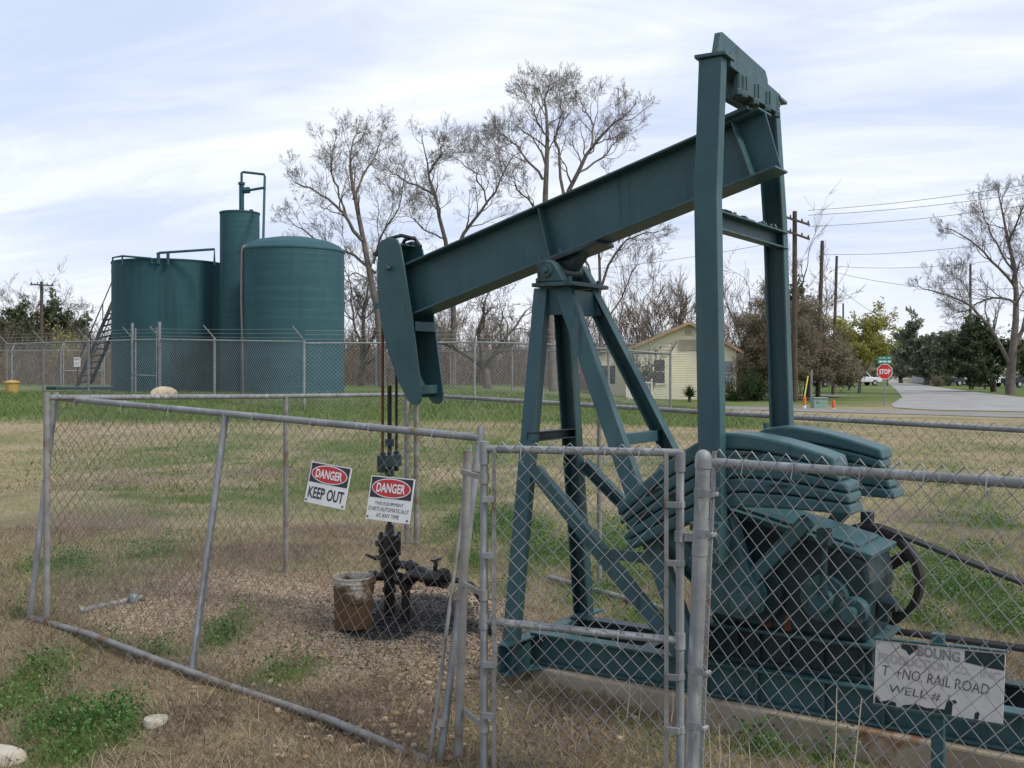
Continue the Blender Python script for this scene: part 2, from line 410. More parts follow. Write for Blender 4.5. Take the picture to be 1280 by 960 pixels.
def blob(lst, x, y):
    out = np.zeros_like(x)
    for px, py, rx, ry, s in lst:
        c = PW(px, py); ry = ry * c.y ** 2 / (1.55 * F); rx = rx * c.y / F      # photo half sizes -> metres on the ground
        out = np.maximum(out, s * np.exp(-(((x - c.x) / rx) ** 2 + ((y - c.y) / ry) ** 2)))
    return out
def m_green(x, y):
    g = blob(GREEN, x, y)
    g = np.clip(g * (.45 + 1.1 * vn1(x, y, 3.1, 3)), 0, 1)
    strip = smooth((y - 27) / 3) * (1 - smooth((y - 44) / 8)) * (1 - smooth((x - 7) / 4)) * (.35 + .9 * vn2(x, y, .35, 3))
    lawn = smooth((y - 44) / 6) * (.35 + .7 * vn3(x, y, .16, 4))
    mid = .75 * np.clip(.55 * vn2(x, y, .55, 4) + .45 * vn1(x, y, 2.2, 3) - .44, 0, 1) * 4.0 * smooth((y - 6) / 3) * (1 - smooth((y - 20) / 8)) * (.25 + .75 * smooth((x / y + .44) / .06))
    return np.clip(np.maximum.reduce([g, strip, lawn, mid]), 0, 1)
def m_gravel(x, y): return np.clip(blob(GRAVEL, x, y) * (.5 + vn2(x, y, 2.3, 3)), 0, 1)
def m_brown(x, y): return np.clip(np.maximum(blob(BROWN, x, y) * (.4 + 1.1 * vn3(x, y, 2.0, 3)), (.05 + .55 * vn3(x, y, 1.3, 4)) * (1 - smooth((y - 7) / 3))), 0, 1)
def m_oil(x, y): return np.clip(blob(OIL, x, y) * (.75 + .9 * vn1(x, y, 6, 3)), 0, 1)

def axis(dense0, dense1, step, far0, far1, grow=1.16):
    a = list(np.arange(dense0, dense1 + 1e-6, step)); s = step
    while a[-1] < far1: s *= grow; a.append(a[-1] + s)
    s = step; lo = []
    x = dense0
    while x > far0: s *= grow; x -= s; lo.append(x)
    return np.array(lo[::-1] + a)
gx = axis(-4.6, 3.6, .045, -1500, 1500, 1.07); gy = axis(3.2, 9.5, .045, -60, 3000, 1.06)
GX, GY = np.meshgrid(gx, gy, indexing='xy')
fx, fy = GX.ravel(), GY.ravel()
micro = (vn1(fx, fy, 4.5, 4) - .5) * .035 + (vn2(fx, fy, 1.1, 2) - .5) * .05
mound = .07 * np.exp(-(((fx - PW(255, 905).x) / .22) ** 2 + ((fy - PW(255, 905).y) / .16) ** 2))
FZ = ground_z(fx, fy) + micro * (1 - smooth((fy - 14) / 10)) * (fy > 2) + mound
nx, ny = len(gx), len(gy)
I = np.arange(nx * ny).reshape(ny, nx)
Q = np.stack([I[:-1, :-1], I[:-1, 1:], I[1:, 1:], I[1:, :-1]], -1).reshape(-1, 4)
gme = npmesh("ground", np.stack([fx, fy, FZ], 1), Q, smooth_=True)
for nm, fn in (("green", m_green), ("gravel", m_gravel), ("brown", m_brown), ("oil", m_oil)):
    at = gme.attributes.new(nm, 'FLOAT', 'POINT'); at.data.foreach_set("value", fn(fx, fy).astype(np.float32))
GM, nt, b = newmat("ground_soil")
def attr(n):
    a = nt.nodes.new("ShaderNodeAttribute"); a.attribute_name = n; return a.outputs["Fac"]
def nmath(op, a, b_):
    n = nt.nodes.new("ShaderNodeMath"); n.operation = op; n.use_clamp = False
    for s, v in zip(n.inputs, (a, b_)):
        if hasattr(v, "links"): nt.links.new(v, s)
        else: s.default_value = v
    return n.outputs[0]
fine = _noise(nt, 38, 6, .7); mid_ = _noise(nt, 5.5, 5, .6); big = _noise(nt, .35, 5, .6); huge = _noise(nt, .06, 4, .6)
dry = _ramp(nt, fine, [(.28, (.135, .10, .066)), (.5, (.285, .228, .145)), (.72, (.45, .375, .25))])
dry2 = _ramp(nt, mid_, [(.35, (.20, .155, .10)), (.65, (.38, .31, .20))])
dry = _mix(nt, .5, dry, dry2)
olive = _ramp(nt, fine, [(.3, (.075, .09, .03)), (.7, (.205, .205, .085))])
dry = _mix(nt, _ramp(nt, big, [(.40, (0, 0, 0)), (.62, (.75, .75, .75))]), dry, olive)
brn = _ramp(nt, fine, [(.3, (.075, .055, .04)), (.55, (.18, .138, .10)), (.75, (.30, .245, .185))])
grv = _ramp(nt, fine, [(.28, (.15, .108, .075)), (.5, (.33, .255, .18)), (.7, (.52, .44, .34))])
grn = _ramp(nt, fine, [(.3, (.035, .06, .014)), (.55, (.085, .135, .03)), (.75, (.17, .20, .065))])
def wfac(n, lo, hi, amt=.6):
    v = nmath('ADD', attr(n), nmath('MULTIPLY', nmath('SUBTRACT', mid_, .5), amt))
    v = nmath('ADD', v, nmath('MULTIPLY', nmath('SUBTRACT', fine, .5), amt))
    return _ramp(nt, v, [(lo, (0, 0, 0)), (hi, (1, 1, 1))])
tcn = nt.nodes.new("ShaderNodeTexCoord"); sx = nt.nodes.new("ShaderNodeSeparateXYZ"); nt.links.new(tcn.outputs["Object"], sx.inputs[0])
col = dry
col = _mix(nt, wfac("brown", .2, .6), col, brn)
col = _mix(nt, wfac("gravel", .25, .6), col, grv)
col = _mix(nt, wfac("green", .28, .75), col, grn)
col = _mix(nt, wfac("oil", .3, .6, .35), col, (.012, .011, .011))
nt.links.new(col, b.inputs["Base Color"]); b.inputs["Roughness"].default_value = .95; b.inputs["Specular IOR Level"].default_value = .2
_bump(nt, b, nmath("ADD", fine, nmath("MULTIPLY", mid_, .6)), .8, .03)
ground = place("ground", gme, GM); tag(ground, None, None, None, "structure")

def sheet(name, pts, z, material, kind="structure", sub=0):
    me = bpy.data.meshes.new(name); me.from_pydata([(x, y, z) for x, y in pts], [], [tuple(range(len(pts)))]); me.update()
    o = place(name, me, material); o["kind"] = kind; return o
ASPH = mat("worn_asphalt", (.285, .28, .268), (.215, .21, .20), .5, .9, 0, .15, 20, third=((.19, .185, .18), .9, .62))
ASPH2 = mat("grey_asphalt", (.215, .21, .205), (.165, .16, .158), .6, .9, 0, .15, 20)
sheet("side_road", [(17.4, 43.6), (17.0, 46.3), (18.6, 51), (24.4, 65), (34, 92), (57, 158), (110, 300), (180, 480), (195, 480), (128, 300), (76, 208), (40, 94), (32, 65.5), (29.5, 52), (33, 42), (40, 30), (38.5, 28.2)], .022, ASPH)
cu_ = Vector((.737, -.676)); c0 = Vector((9.5, 45.8))
cross = []
for k in range(40):
    t = -30 + k * 2.0; cross.append(c0 + cu_ * t)
nrm_ = Vector((.676, .737))
L0 = [(p.x - nrm_.x * 1.4 + .12 * math.sin(k * 1.7), p.y - nrm_.y * 1.4) for k, p in enumerate(cross)]
L1 = [(p.x + nrm_.x * 2.0 + .15 * math.sin(k * 2.3), p.y + nrm_.y * 2.0) for k, p in enumerate(cross)]
sheet("cross_street", L0 + L1[::-1], .016, ASPH2)
sheet("driveway", [(21.5, 67), (22.6, 70.5), (12, 78), (4, 80), (3.5, 77), (11, 75)], .02, ASPH2)

# ------------------------------------------------------------------ pump jack
PA = math.radians(34)
PU = Vector((math.cos(PA), -math.sin(PA), 0)); PV = Vector((math.sin(PA), math.cos(PA), 0))
PO = PU * -2.86 + PV * 4.69
def pump_pt(x, y, z): return PO + PU * x + PV * y + Vector((0, 0, z))
pump = thing("pump_jack", "dark green steel oil pump jack tilted with its horsehead down over the wellhead", "pump jack", PO, -PA)
def part(name, mb, m, parent=None, sm=False, bev=.003): return mb.build(name, m, parent or pump, sm, bev, world=False)

# walking beam
be = Vector((math.cos(math.radians(15.8)), 0, math.sin(math.radians(15.8)))); bn = Vector((-be.z, 0, be.x)); bc = Vector((-.251, 0, 2.278))
def bp(s, y, n): return bc + be * s + bn * n + Vector((0, y, 0))
m = MB(); m.ibeam(bp(-.84, 0, 0), bp(1.47, 0, 0), (0, 1, 0), .165, .300, .012, .011)
beam = part("walking_beam", m, PAINT)
for sgn in (-1, 1):
    m = MB(); m.beam(bp(.205, sgn * .0405, -.137), bp(.205, sgn * .0405, .137), .070, .008, (0, 1, 0)); part("stiffener", m, PAINT, beam)
    m = MB(); m.beam(bp(1.345, sgn * .0405, -.137), bp(1.325, sgn * .0405, .137), .070, .010, (0, 1, 0)); part("stiffener", m, PAINT, beam)
for sgn in (-1, 1):
    for ds in (.14, .27):
        m = MB(); m.cyl(bp(ds, sgn * .06, -.14), bp(ds, sgn * .06, -.112), .011, 6); part("bolt", m, PAINT_OLD, beam)

# horsehead
near = [(-1.171, 2.346), (-1.145, 2.366), (-1.087, 2.377), (-1.035, 2.365), (-1.006, 2.323), (-.976, 2.195), (-.923, 1.942), (-.885, 1.70), (-.85, 1.476), (-.855, 1.44), (-.872, 1.418), (-.899, 1.412), (-.930, 1.42),
        (-.952, 1.44), (-1.026, 1.554), (-1.108, 1.739), (-1.157, 1.903), (-1.178, 2.055), (-1.183, 2.14), (-1.181, 2.23)]
hh = MB(); hh.xz(near, -.106, -.094); hd = part("horsehead", hh, PAINT)
for o in (0,):
    m = MB(); m.xz(near, .094, .106); part("cheek_plate", m, PAINT, hd)
arc = [(-1.06, 2.345), (-1.12, 2.33), (-1.155, 2.26), (-1.162, 2.14), (-1.156, 2.055), (-1.136, 1.903), (-1.088, 1.745), (-1.008, 1.565), (-.935, 1.455)]
m = MB()
for (x0, z0), (x1, z1) in zip(arc, arc[1:]): m.beam((x0, 0, z0), (x1, 0, z1), .186, .008, (0, 1, 0))
part("arc_plate", m, PAINT, hd, bev=0)
m = MB(); m.box((-.90, 0, 1.86), (.012, .188, .055)); part("cross_bar", m, PAINT, hd)
m = MB(); m.box((-.895, 0, 1.50), (.012, .188, .05)); part("cross_bar", m, PAINT, hd)
m = MB(); m.cyl((-1.085, -.128, 2.20), (-1.085, -.106, 2.20), .012, 8); m.cyl((-1.085, -.14, 2.20), (-1.085, -.128, 2.20), .019, 6); part("pin", m, PAINT_OLD, hd)
m = MB(); m.beam((-1.23, -.07, 1.99), (-1.14, -.07, 1.99), .03, .036, (0, 1, 0)); part("cable_guide", m, PAINT, hd)
m = MB(); m.beam((-1.215, -.085, 2.285), (-1.14, -.085, 2.33), .03, .02, (0, 1, 0)); m.tube([(-1.18, -.085, 2.30), (-1.13, -.07, 2.375), (-1.06, -.03, 2.395), (-1.0, .03, 2.375)], .011, 8); m.tube([(-1.18, .07, 2.30), (-1.12, .075, 2.385), (-1.04, .06, 2.39), (-.98, .05, 2.33)], .011, 8); part("cable_anchor", m, BLACK, hd, True, 0)
for yy, mt in ((-.062, RUSTM), (.062, IRON)):
    m = MB(); m.tube([(-1.06, yy, 2.362), (-1.12, yy, 2.345), (-1.166, yy, 2.27), (-1.176, yy, 2.14), (-1.176, yy, 1.9), (-1.176, yy, 1.5), (-1.176, yy, 1.10)], .0085, 8); part("bridle_cable", m, mt, None, True, 0)
m = MB(); m.cyl((-1.176, 0, .60), (-1.176, 0, 1.52), .013, 10); part("polished_rod", m, IRON, None, True, 0)
m = MB(); m.box((-1.176, 0, 1.075), (.06, .15, .07))
for yy in (-.062, .062): m.cyl((-1.176, yy, 1.01), (-1.176, yy, 1.13), .017, 8)
cb = part("carrier_bar", m, PAINT_DARK)
for z0_, z1_ in ((1.16, 1.205), (.985, 1.03)):
    m = MB(); m.cyl((-1.176, 0, z0_), (-1.176, 0, z1_), .028, 6); part("rod_clamp", m, PAINT_DARK, cb)
m = MB(); m.cyl((-1.215, -.04, 1.01), (-1.215, -.04, 1.10), .018, 8); part("rusty_bolt", m, RUSTM, cb)

# samson post
def leg(a, b, w, d, opn):
    m = MB(); m.channel(a, b, (1, 0, 0), w, d, opn, .009); return part("leg", m, PAINT)
LZ = 2.036
leg((-.040, -.125, LZ), (-.062, -.405, .118), .080, .045, (0, 1, 0))
leg((-.040, .125, LZ), (-.062, .405, .118), .094, .06, (0, -1, 0))
leg((.088, -.125, LZ), (.945, -.405, .290), .088, .05, (0, 1, 0))
leg((.118, .125, LZ), (.965, .405, .290), .078, .05, (0, -1, 0))
m = MB(); m.box((.068, 0, 2.048), (.245, .38, .020)); cap = part("cap_plate", m, PAINT_OLD)
for sgn in (-1, 1):
    m = MB(); m.xz([(-.05, 2.034), (.14, 2.034), (.195, 1.895), (-.048, 1.895)], sgn * .118 - .004 + (.012 if sgn < 0 else -.012), sgn * .118 + .004 + (.012 if sgn < 0 else -.012)); part("gusset", m, PAINT)
m = MB(); m.beam((.155, -.115, 1.955), (.155, .115, 1.955), .012, .13, (1, 0, 0)); part("gusset", m, PAINT)
for sgn in (-1, 1):
    m = MB(); m.channel((.0, sgn * .262, 1.105), (.86, sgn * .375, .33), (.67, 0, .74), .068, .04, (0, -sgn, 0), .008); part("diagonal_brace", m, PAINT)
    m = MB(); m.beam((.43, sgn * .325, .735), (.70, sgn * .34, .735), .008, .05, (0, 1, 0)); part("brace", m, PAINT)
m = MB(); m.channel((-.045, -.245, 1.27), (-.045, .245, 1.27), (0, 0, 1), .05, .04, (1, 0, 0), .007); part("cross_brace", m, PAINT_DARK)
m = MB(); m.channel((.475, -.24, 1.27), (.475, .24, 1.27), (0, 0, 1), .055, .04, (-1, 0, 0), .007); part("cross_brace", m, PAINT)
# saddle bearing
for sgn in (-1, 1):
    prof = [(-.028, 2.060), (-.028, 2.118)] + [(.03 + .058 * math.cos(a), 2.118 + .058 * math.sin(a)) for a in np.linspace(math.pi, .5, 8)] + [(.135, 2.06)]
    m = MB(); m.xz(prof, sgn * .150 - .03, sgn * .150 + .03)
    br = part("pillow_block", m, PAINT_OLD, None, False, .008)
    m = MB(); m.cyl((.03, sgn * .180, 2.118), (.03, sgn * .194, 2.118), .034, 16); m.cyl((.03, sgn * .194, 2.118), (.03, sgn * .210, 2.118), .016, 6); part("bearing_cap", m, PAINT_OLD, br, True, 0)
    for xx in (-.040, .150):
        m = MB(); m.cyl((xx, sgn * .150, 2.058), (xx, sgn * .150, 2.085), .013, 6); part("bolt", m, PAINT_OLD, br)
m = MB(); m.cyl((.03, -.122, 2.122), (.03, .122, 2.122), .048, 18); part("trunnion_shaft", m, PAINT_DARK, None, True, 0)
m = MB(); m.beam(bp(.12, 0, -.162), bp(.50, 0, -.162), .19, .02, (0, 1, 0)); m.xz([(-.03, 2.13), (.09, 2.13), (.20, 2.268), (-.02, 2.205)], -.05, .05); part("saddle", m, PAINT_DARK)

# tail bearing, equalizer, pitmans
m = MB(); m.beam(bp(1.25, 0, .160), bp(1.43, 0, .160), .235, .018, (0, 1, 0)); tb = part("tail_bearing", m, PAINT)
m = MB(); m.xz([(.965, 2.862), (1.10, 2.895), (1.085, 2.925), (.985, 2.92)], -.17, .17); m.cyl((1.03, -.19, 2.885), (1.03, .19, 2.885), .036, 14)
for yy in (-.15, .0, .15): m.box((1.075, yy, 2.898), (.07, .085, .085))
part("bearing_block", m, PAINT_OLD, tb)
for yy in (-.27, -.22, -.075, .075, .21):
    m = MB(); m.cyl((1.098, yy, 2.84), (1.098, yy, 2.93), .017, 8); m.cyl((1.098, yy, 2.835), (1.098, yy, 2.862), .025, 6); part("bolt", m, PAINT_OLD, tb)
m = MB(); m.box((1.026, 0, 2.965), (.118, .80, .062), Matrix.Rotation(.075, 3, 'Z')); eq = part("equalizer_beam", m, PAINT_OLD)
m = MB(); m.prism([(1.010 - .075 * y_, y_, z_) for y_, z_ in ((-.44, 2.995), (-.40, 3.09), (-.375, 3.098), (.29, 3.095), (.33, 3.06), (.345, 2.995))], (.03, 0, 0)); part("stiffener", m, PAINT_OLD, eq)
for sgn in (-1, 1):
    m = MB(); m.box((1.052 if sgn < 0 else .992, sgn * .425, 2.972), (.142, .13, .016), Matrix.Rotation(.075, 3, 'Z')); part("cap_plate", m, PAINT, eq)
    pts = [(1.050, -.472, 2.962), (1.030, -.478, 2.36), (1.053, -.476, .93)] if sgn < 0 else [(.988, .428, 2.962), (1.016, .462, 2.36), (1.056, .486, .93)]
    # outer plate with two flanges turned inward, swept without a break through the kink
    hw, tk, dp = .053, .012, .064
    prof = [(-hw, 0), (hw, 0), (hw, dp), (hw - tk, dp), (hw - tk, tk), (-hw + tk, tk), (-hw + tk, dp), (-hw, dp)]
    m = MB(); vs_ = [(x + u, y - sgn * w_, z) for x, y, z in pts for u, w_ in prof]
    fs_ = [(k * 8 + i, k * 8 + (i + 1) % 8, k * 8 + 8 + (i + 1) % 8, k * 8 + 8 + i) for k in range(2) for i in range(8)]
    fs_ += [(0, 1, 4, 5), (1, 2, 3, 4), (5, 6, 7, 0), (16, 17, 20, 21), (17, 18, 19, 20), (21, 22, 23, 16)]
    m.add(vs_, fs_)
    part("pitman_arm", m, PAINT)
m = MB(); m.channel((1.03, -.44, 2.262), (1.03, .44, 2.262), (0, 0, 1), .085, .05, (1, 0, 0), .008); xb = part("cross_brace", m, PAINT)
r_ = random.Random(3); m = MB()
for k in range(46):
    y = -.43 + .86 * k / 45 + r_.uniform(-.008, .008); hgt = r_.uniform(.006, .024)
    m.box((1.03 + r_.uniform(0, .03), y, 2.305 + hgt / 2), (r_.uniform(.012, .03), r_.uniform(.012, .028), hgt), Matrix.Rotation(r_.uniform(-.4, .4), 3, 'Y'))
part("flaking_crust", m, PAINT_OLD, xb, bev=0)

# cranks and counterweights
ca = math.radians(12.4); cx, cz = 1.06, 1.335
def cwp(x, z): return (cx + x * math.cos(ca) - z * math.sin(ca), cz + x * math.sin(ca) + z * math.cos(ca))
def top(x): return -.205 * (abs(x) / .5) ** 1.45
def bot(x): return -.335 - .105 * (abs(x) / .5) ** 1.3
fr = [0.0, .23, .42, .60, .79, 1.0]
for sgn in (-1, 1):
    y0, y1 = (-.412, -.225) if sgn < 0 else (.245, .432)
    rr = random.Random(5 + sgn)
    first = None
    cwt = thing_e = bpy.data.objects.new("counterweight", None); COL.objects.link(cwt); cwt.parent = pump; cwt.empty_display_size = .05
    for k in range(5):
        xl = -.56 + rr.uniform(-.012, .012) + .004 * k; xr = .485 + rr.uniform(-.012, .012) + (.006 * k)
        xs = np.linspace(xl, xr, 15)
        g = .0022
        up = [cwp(x, top(x) * (1 - fr[k]) + bot(x) * fr[k] - g) for x in xs]
        dn = [cwp(x, top(x) * (1 - fr[k + 1]) + bot(x) * fr[k + 1] + g) for x in xs]
        dy = rr.uniform(-.006, .006)
        m = MB(); m.xz(up + dn[::-1], y0 + dy, y1 + dy)
        o = m.build("weight_plate", PAINT, cwt, False, .011, world=False)
    for x in (-.35, -.06):
        X, Z = cwp(x, top(x) + .004); m = MB(); m.cyl((X, (y0 + y1) / 2, Z - .02), (X, (y0 + y1) / 2, Z + (.03 if x < 0 else .012)), .014, 6)
        m.build("bolt", PAINT_OLD, cwt, False, 0, world=False)
    gash = [(-.36, -.205, .25), (-.26, -.235, .22), (-.43, -.30, .28), (.13, -.12, -.05), (.30, -.20, -.2), (.22, -.27, -.15)]
    for gx_, gz_, ga in gash:     # black slivers laid on the face, painting the shade in slots and cracks
        X, Z = cwp(gx_, gz_); yf_ = y0 - .0095; m = MB(); m.prism([(X - .05 * math.cos(ca + ga), yf_, Z - .05 * math.sin(ca + ga)), (X, yf_, Z - .009), (X + .05 * math.cos(ca + ga), yf_, Z + .05 * math.sin(ca + ga)), (X - .01, yf_, Z + .007)], (0, .012, 0)); m.build("slot_shade", BLACK, cwt, False, 0, world=False)
    sh = (1.165, .615)
    ya, yb = (-.36, -.27) if sgn < 0 else (.27, .36)
    m = MB(); m.xz([(.925, .79), (.965, .93), (1.03, .985), (1.10, .965), (1.15, .80), (1.235, .64), (1.22, .545), (1.15, .515), (.955, .535), (.93, .60)], ya, yb); ck = part("crank", m, PAINT, None, False, .008)
    m = MB(); m.beam((.96, (ya + yb) / 2, .70), (.72, (ya + yb) / 2, .93), .055, .07, (0, 1, 0)); part("crank_arm", m, PAINT, ck)
    m = MB(); m.beam((1.15, (ya + yb) / 2, .66), (1.43, (ya + yb) / 2, .97), .055, .062, (0, 1, 0)); part("crank_arm", m, PAINT, ck)
    yo = ya - .05 if sgn < 0 else yb + .05
    yi = ya if sgn < 0 else yb
    m = MB(); m.cyl((1.165, yo, .605), (1.165, yi, .605), .072, 20); m.cyl((1.165, yo + sgn * .03, .605), (1.165, yo, .605), .04, 14); part("hub", m, PAINT_OLD, ck, True, 0)
    m = MB(); m.box((1.05, sgn * .455, .865), (.12, .11, .18)); m.cyl((1.05, sgn * .52, .865), (1.05, sgn * .37, .865), .06, 16); m.cyl((1.05, sgn * .535, .865), (1.05, sgn * .52, .865), .03, 6)
    for zz_ in (.79, .94): m.cyl((.985, sgn * .525, zz_), (.985, sgn * .50, zz_), .014, 6)
    part("wrist_pin_bearing", m, PAINT_OLD, None, False, .006)
    m = MB(); m.box((1.50, (y0 + y1) / 2, .905), (.05, .06, .07)); m.cyl((1.50, (y0 + y1) / 2, .90), (1.495, (y0 + y1) / 2, .70), .016, 8); m.cyl((1.495, (y0 + y1) / 2, .70), (1.495, (y0 + y1) / 2, .66), .022, 8); part("hanging_bolt", m, PAINT_DARK)

# gearbox on its riser
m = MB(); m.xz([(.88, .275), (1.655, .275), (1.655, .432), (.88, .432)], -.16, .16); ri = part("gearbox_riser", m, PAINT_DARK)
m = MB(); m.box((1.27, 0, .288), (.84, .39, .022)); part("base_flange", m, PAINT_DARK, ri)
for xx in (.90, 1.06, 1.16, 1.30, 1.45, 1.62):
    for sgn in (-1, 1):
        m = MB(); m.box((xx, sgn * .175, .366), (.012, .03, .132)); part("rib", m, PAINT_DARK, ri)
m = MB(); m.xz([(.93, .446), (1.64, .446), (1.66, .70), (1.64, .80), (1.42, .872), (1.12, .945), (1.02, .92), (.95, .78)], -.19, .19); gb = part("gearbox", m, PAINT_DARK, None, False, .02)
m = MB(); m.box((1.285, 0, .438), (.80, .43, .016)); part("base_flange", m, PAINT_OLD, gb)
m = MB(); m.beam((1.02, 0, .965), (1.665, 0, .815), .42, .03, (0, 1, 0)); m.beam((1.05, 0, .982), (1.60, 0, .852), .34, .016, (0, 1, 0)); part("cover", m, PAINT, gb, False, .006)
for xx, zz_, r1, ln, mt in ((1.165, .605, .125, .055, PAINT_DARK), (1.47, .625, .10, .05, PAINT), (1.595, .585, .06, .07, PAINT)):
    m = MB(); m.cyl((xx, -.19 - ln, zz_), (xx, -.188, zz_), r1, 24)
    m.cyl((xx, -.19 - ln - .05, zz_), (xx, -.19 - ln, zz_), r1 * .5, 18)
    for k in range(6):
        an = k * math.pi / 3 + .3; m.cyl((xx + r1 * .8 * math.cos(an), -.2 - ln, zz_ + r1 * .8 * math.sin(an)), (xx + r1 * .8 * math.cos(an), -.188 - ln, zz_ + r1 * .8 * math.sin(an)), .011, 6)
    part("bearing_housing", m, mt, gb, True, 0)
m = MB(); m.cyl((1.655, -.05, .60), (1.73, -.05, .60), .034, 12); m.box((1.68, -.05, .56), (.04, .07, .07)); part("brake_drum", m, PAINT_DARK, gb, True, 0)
m = MB(); m.box((1.20, -.197, .52), (.05, .006, .12)); m.box((1.30, -.195, .49), (.03, .006, .07)); part("rust_streak", m, RUSTM, gb, bev=0)

# flywheel sheave and belts, motor just outside the frame
fc = (1.525, .30, .64)
m = MB(); R0 = .236
m.lathe(fc, [(R0, -.045), (R0, .045), (R0 - .028, .045), (R0 - .034, .01), (R0 - .034, -.01), (R0 - .028, -.045), (R0, -.045)], 48, 'y'); m.cyl((1.525, .235, .64), (1.525, .36, .64), .05, 18)
fw = part("flywheel", m, IRON, None, True, 0)
for k in range(4):
    an = .62 + k * math.pi / 2
    m = MB(); m.beam((1.525 + .04 * math.cos(an), .30, .64 + .04 * math.sin(an)), (1.525 + .206 * math.cos(an), .30, .64 + .206 * math.sin(an)), .028, .052, (0, 1, 0)); part("spoke", m, IRON, fw)
m = MB(); m.cyl((1.525, .188, .64), (1.525, .30, .64), .032, 14); part("drive_shaft", m, IRON, None, True, 0)
mx, mz, mr = 2.72, .455, .055
for yy in (-.03, -.005, .02):
    t0, t1 = math.radians(74), math.radians(80)
    up = [(fc[0] + R0 * math.cos(a), fc[1] + yy, fc[2] + (R0 + .004) * math.sin(a)) for a in np.linspace(math.pi * 1.5, math.radians(72), 18)]
    pth = up + [(mx + mr * math.cos(a), fc[1] + yy, mz + mr * math.sin(a)) for a in np.linspace(math.radians(72), -math.pi / 2, 8)] + [up[0]]
    m = MB(); m.tube(pth, .0105, 6, False); part("drive_belt", m, RUBBER, None, True, 0)
m = MB(); m.cyl((mx, .24, mz), (mx, .35, mz), mr - .008, 18); m.cyl((mx, -.16, mz), (mx, .24, mz), .11, 20); m.box((mx, 0, .33), (.3, .3, .07)); part("motor", m, PAINT_DARK, None, True, 0)

# skid
for sgn in (-1, 1):
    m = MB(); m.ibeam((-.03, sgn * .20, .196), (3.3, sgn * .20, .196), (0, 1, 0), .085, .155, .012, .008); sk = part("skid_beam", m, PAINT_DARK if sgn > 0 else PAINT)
    for xx in (.92, 1.17, 1.47, 1.72, 2.4):
        m = MB(); m.box((xx, sgn * .2225, .196), (.01, .034, .13)); part("stiffener", m, PAINT, sk)
for xx in (.0, .55, 1.0, 2.1, 3.0):
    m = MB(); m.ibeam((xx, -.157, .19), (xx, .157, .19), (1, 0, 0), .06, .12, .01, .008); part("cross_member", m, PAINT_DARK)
m = MB(); m.channel((-.066, -.475, .182), (-.066, .475, .182), (0, 0, 1), .155, .06, (1, 0, 0), .012); part("outrigger", m, PAINT)
for sgn in (-1, 1):
    m = MB(); m.prism([(-.055, sgn * .462, .106), (-.05, sgn * .25, .106), (.10, sgn * .25, .106)], (0, 0, .012)); m.prism([(-.02, sgn * .43, .118), (-.03, sgn * .25, .118), (-.03, sgn * .25, .25), (-.02, sgn * .43, .17)], (.012, 0, 0)); part("foot_plate", m, PAINT)

# pad under the skid
pad = MB()
pts = [(.0, -.285), (3.6, -.285), (3.6, .285), (.0, .285)]
N = 60; rr = random.Random(8)
for k in range(N):       # rough front edge
    pass
pad.prism([pump_pt(x, y, -.35) for x, y in pts], (0, 0, .462))
po = pad.build("concrete_pad", CONC, None, False, .012); tag(po, "weathered rust stained concrete footing slab under the pump jack skid", "concrete pad")

# sign in front of the skid
sg = thing("lease_sign", "peeling white lease sign with hand lettering on a green post before the skid", "sign", pump_pt(1.995, -.55, gz(*pump_pt(1.995, -.55, 0)[:2])), -PA)
zb = sg.location.z
m = MB(); m.box((0, .032, .30 - zb), (.045, .04, .62)); m.build("post", PAINT, sg, False, .002, world=False)
tilt = Matrix.Rotation(.0, 3, 'Y')
m = MB(); m.prism([(-.232, 0, .312 - zb), (.228, 0, .318 - zb), (.238, 0, .578 - zb), (-.222, 0, .560 - zb)], (0, .008, 0)); bd = m.build("board", WHITE, sg, False, 0, world=False)
SIGNW = mat("weathered_sign_white", (.56, .55, .54), (.48, .47, .455), 12, .7, third=((.36, .34, .32), 20, .66))
bd.data.materials.clear(); bd.data.materials.append(SIGNW)
m = MB(); m.beam((-.228, .004, .565 - zb), (.244, .004, .583 - zb), .022, .008, (0, 1, 0)); m.build("rim", PAINT, bd, False, 0, world=False); m = MB(); m.beam((-.236, .004, .308 - zb), (.232, .004, .313 - zb), .022, .008, (0, 1, 0)); m.build("rim", PAINT, bd, False, 0, world=False)
def flatpoly(polys, y):
    m = MB()
    for p in polys: m.add([(x, y, z) for x, z in p], [tuple(range(len(p)))])
    return m
def sp(u, v): # u,v in 0..1 on the board (v down)
    x0 = -.228 + .008 * (1 - v); x1 = .230 + .008 * (1 - v)
    zt = .560 + .017 * u - zb; z0 = .313 + .005 * u - zb
    return (x0 + (x1 - x0) * u, zt + (z0 - zt) * v)
peel = [[sp(.20, .02), sp(.34, .02), sp(.335, .08), (sp(.29, .15)), sp(.27, .19), sp(.245, .12), sp(.205, .09)],
        [sp(.70, .02), sp(.995, .02), sp(.995, .25), sp(.86, .23), sp(.70, .19)],
        [sp(.005, .995), sp(.005, .90), sp(.02, .865), sp(.04, .90), sp(.055, .955), sp(.085, .94), sp(.12, .915), sp(.175, .94), sp(.18, .995)],
        [sp(.21, .995), sp(.24, .955), sp(.30, .93), sp(.335, .90), sp(.38, .93), sp(.42, .945), sp(.50, .93), sp(.56, .925), sp(.575, .80), sp(.60, .785), sp(.64, .76), sp(.655, .80), sp(.62, .835), sp(.615, .995)],
        [sp(.785, .995), sp(.79, .91), sp(.81, .88), sp(.825, .905), sp(.815, .995)]]
for p in peel: flatpoly([p], -.0015).build("peeled_patch", PAINT_DARK, bd, False, 0, world=False)
FADE = mat("faded_lettering", (.30, .30, .295), (.42, .415, .41), 25, .8)
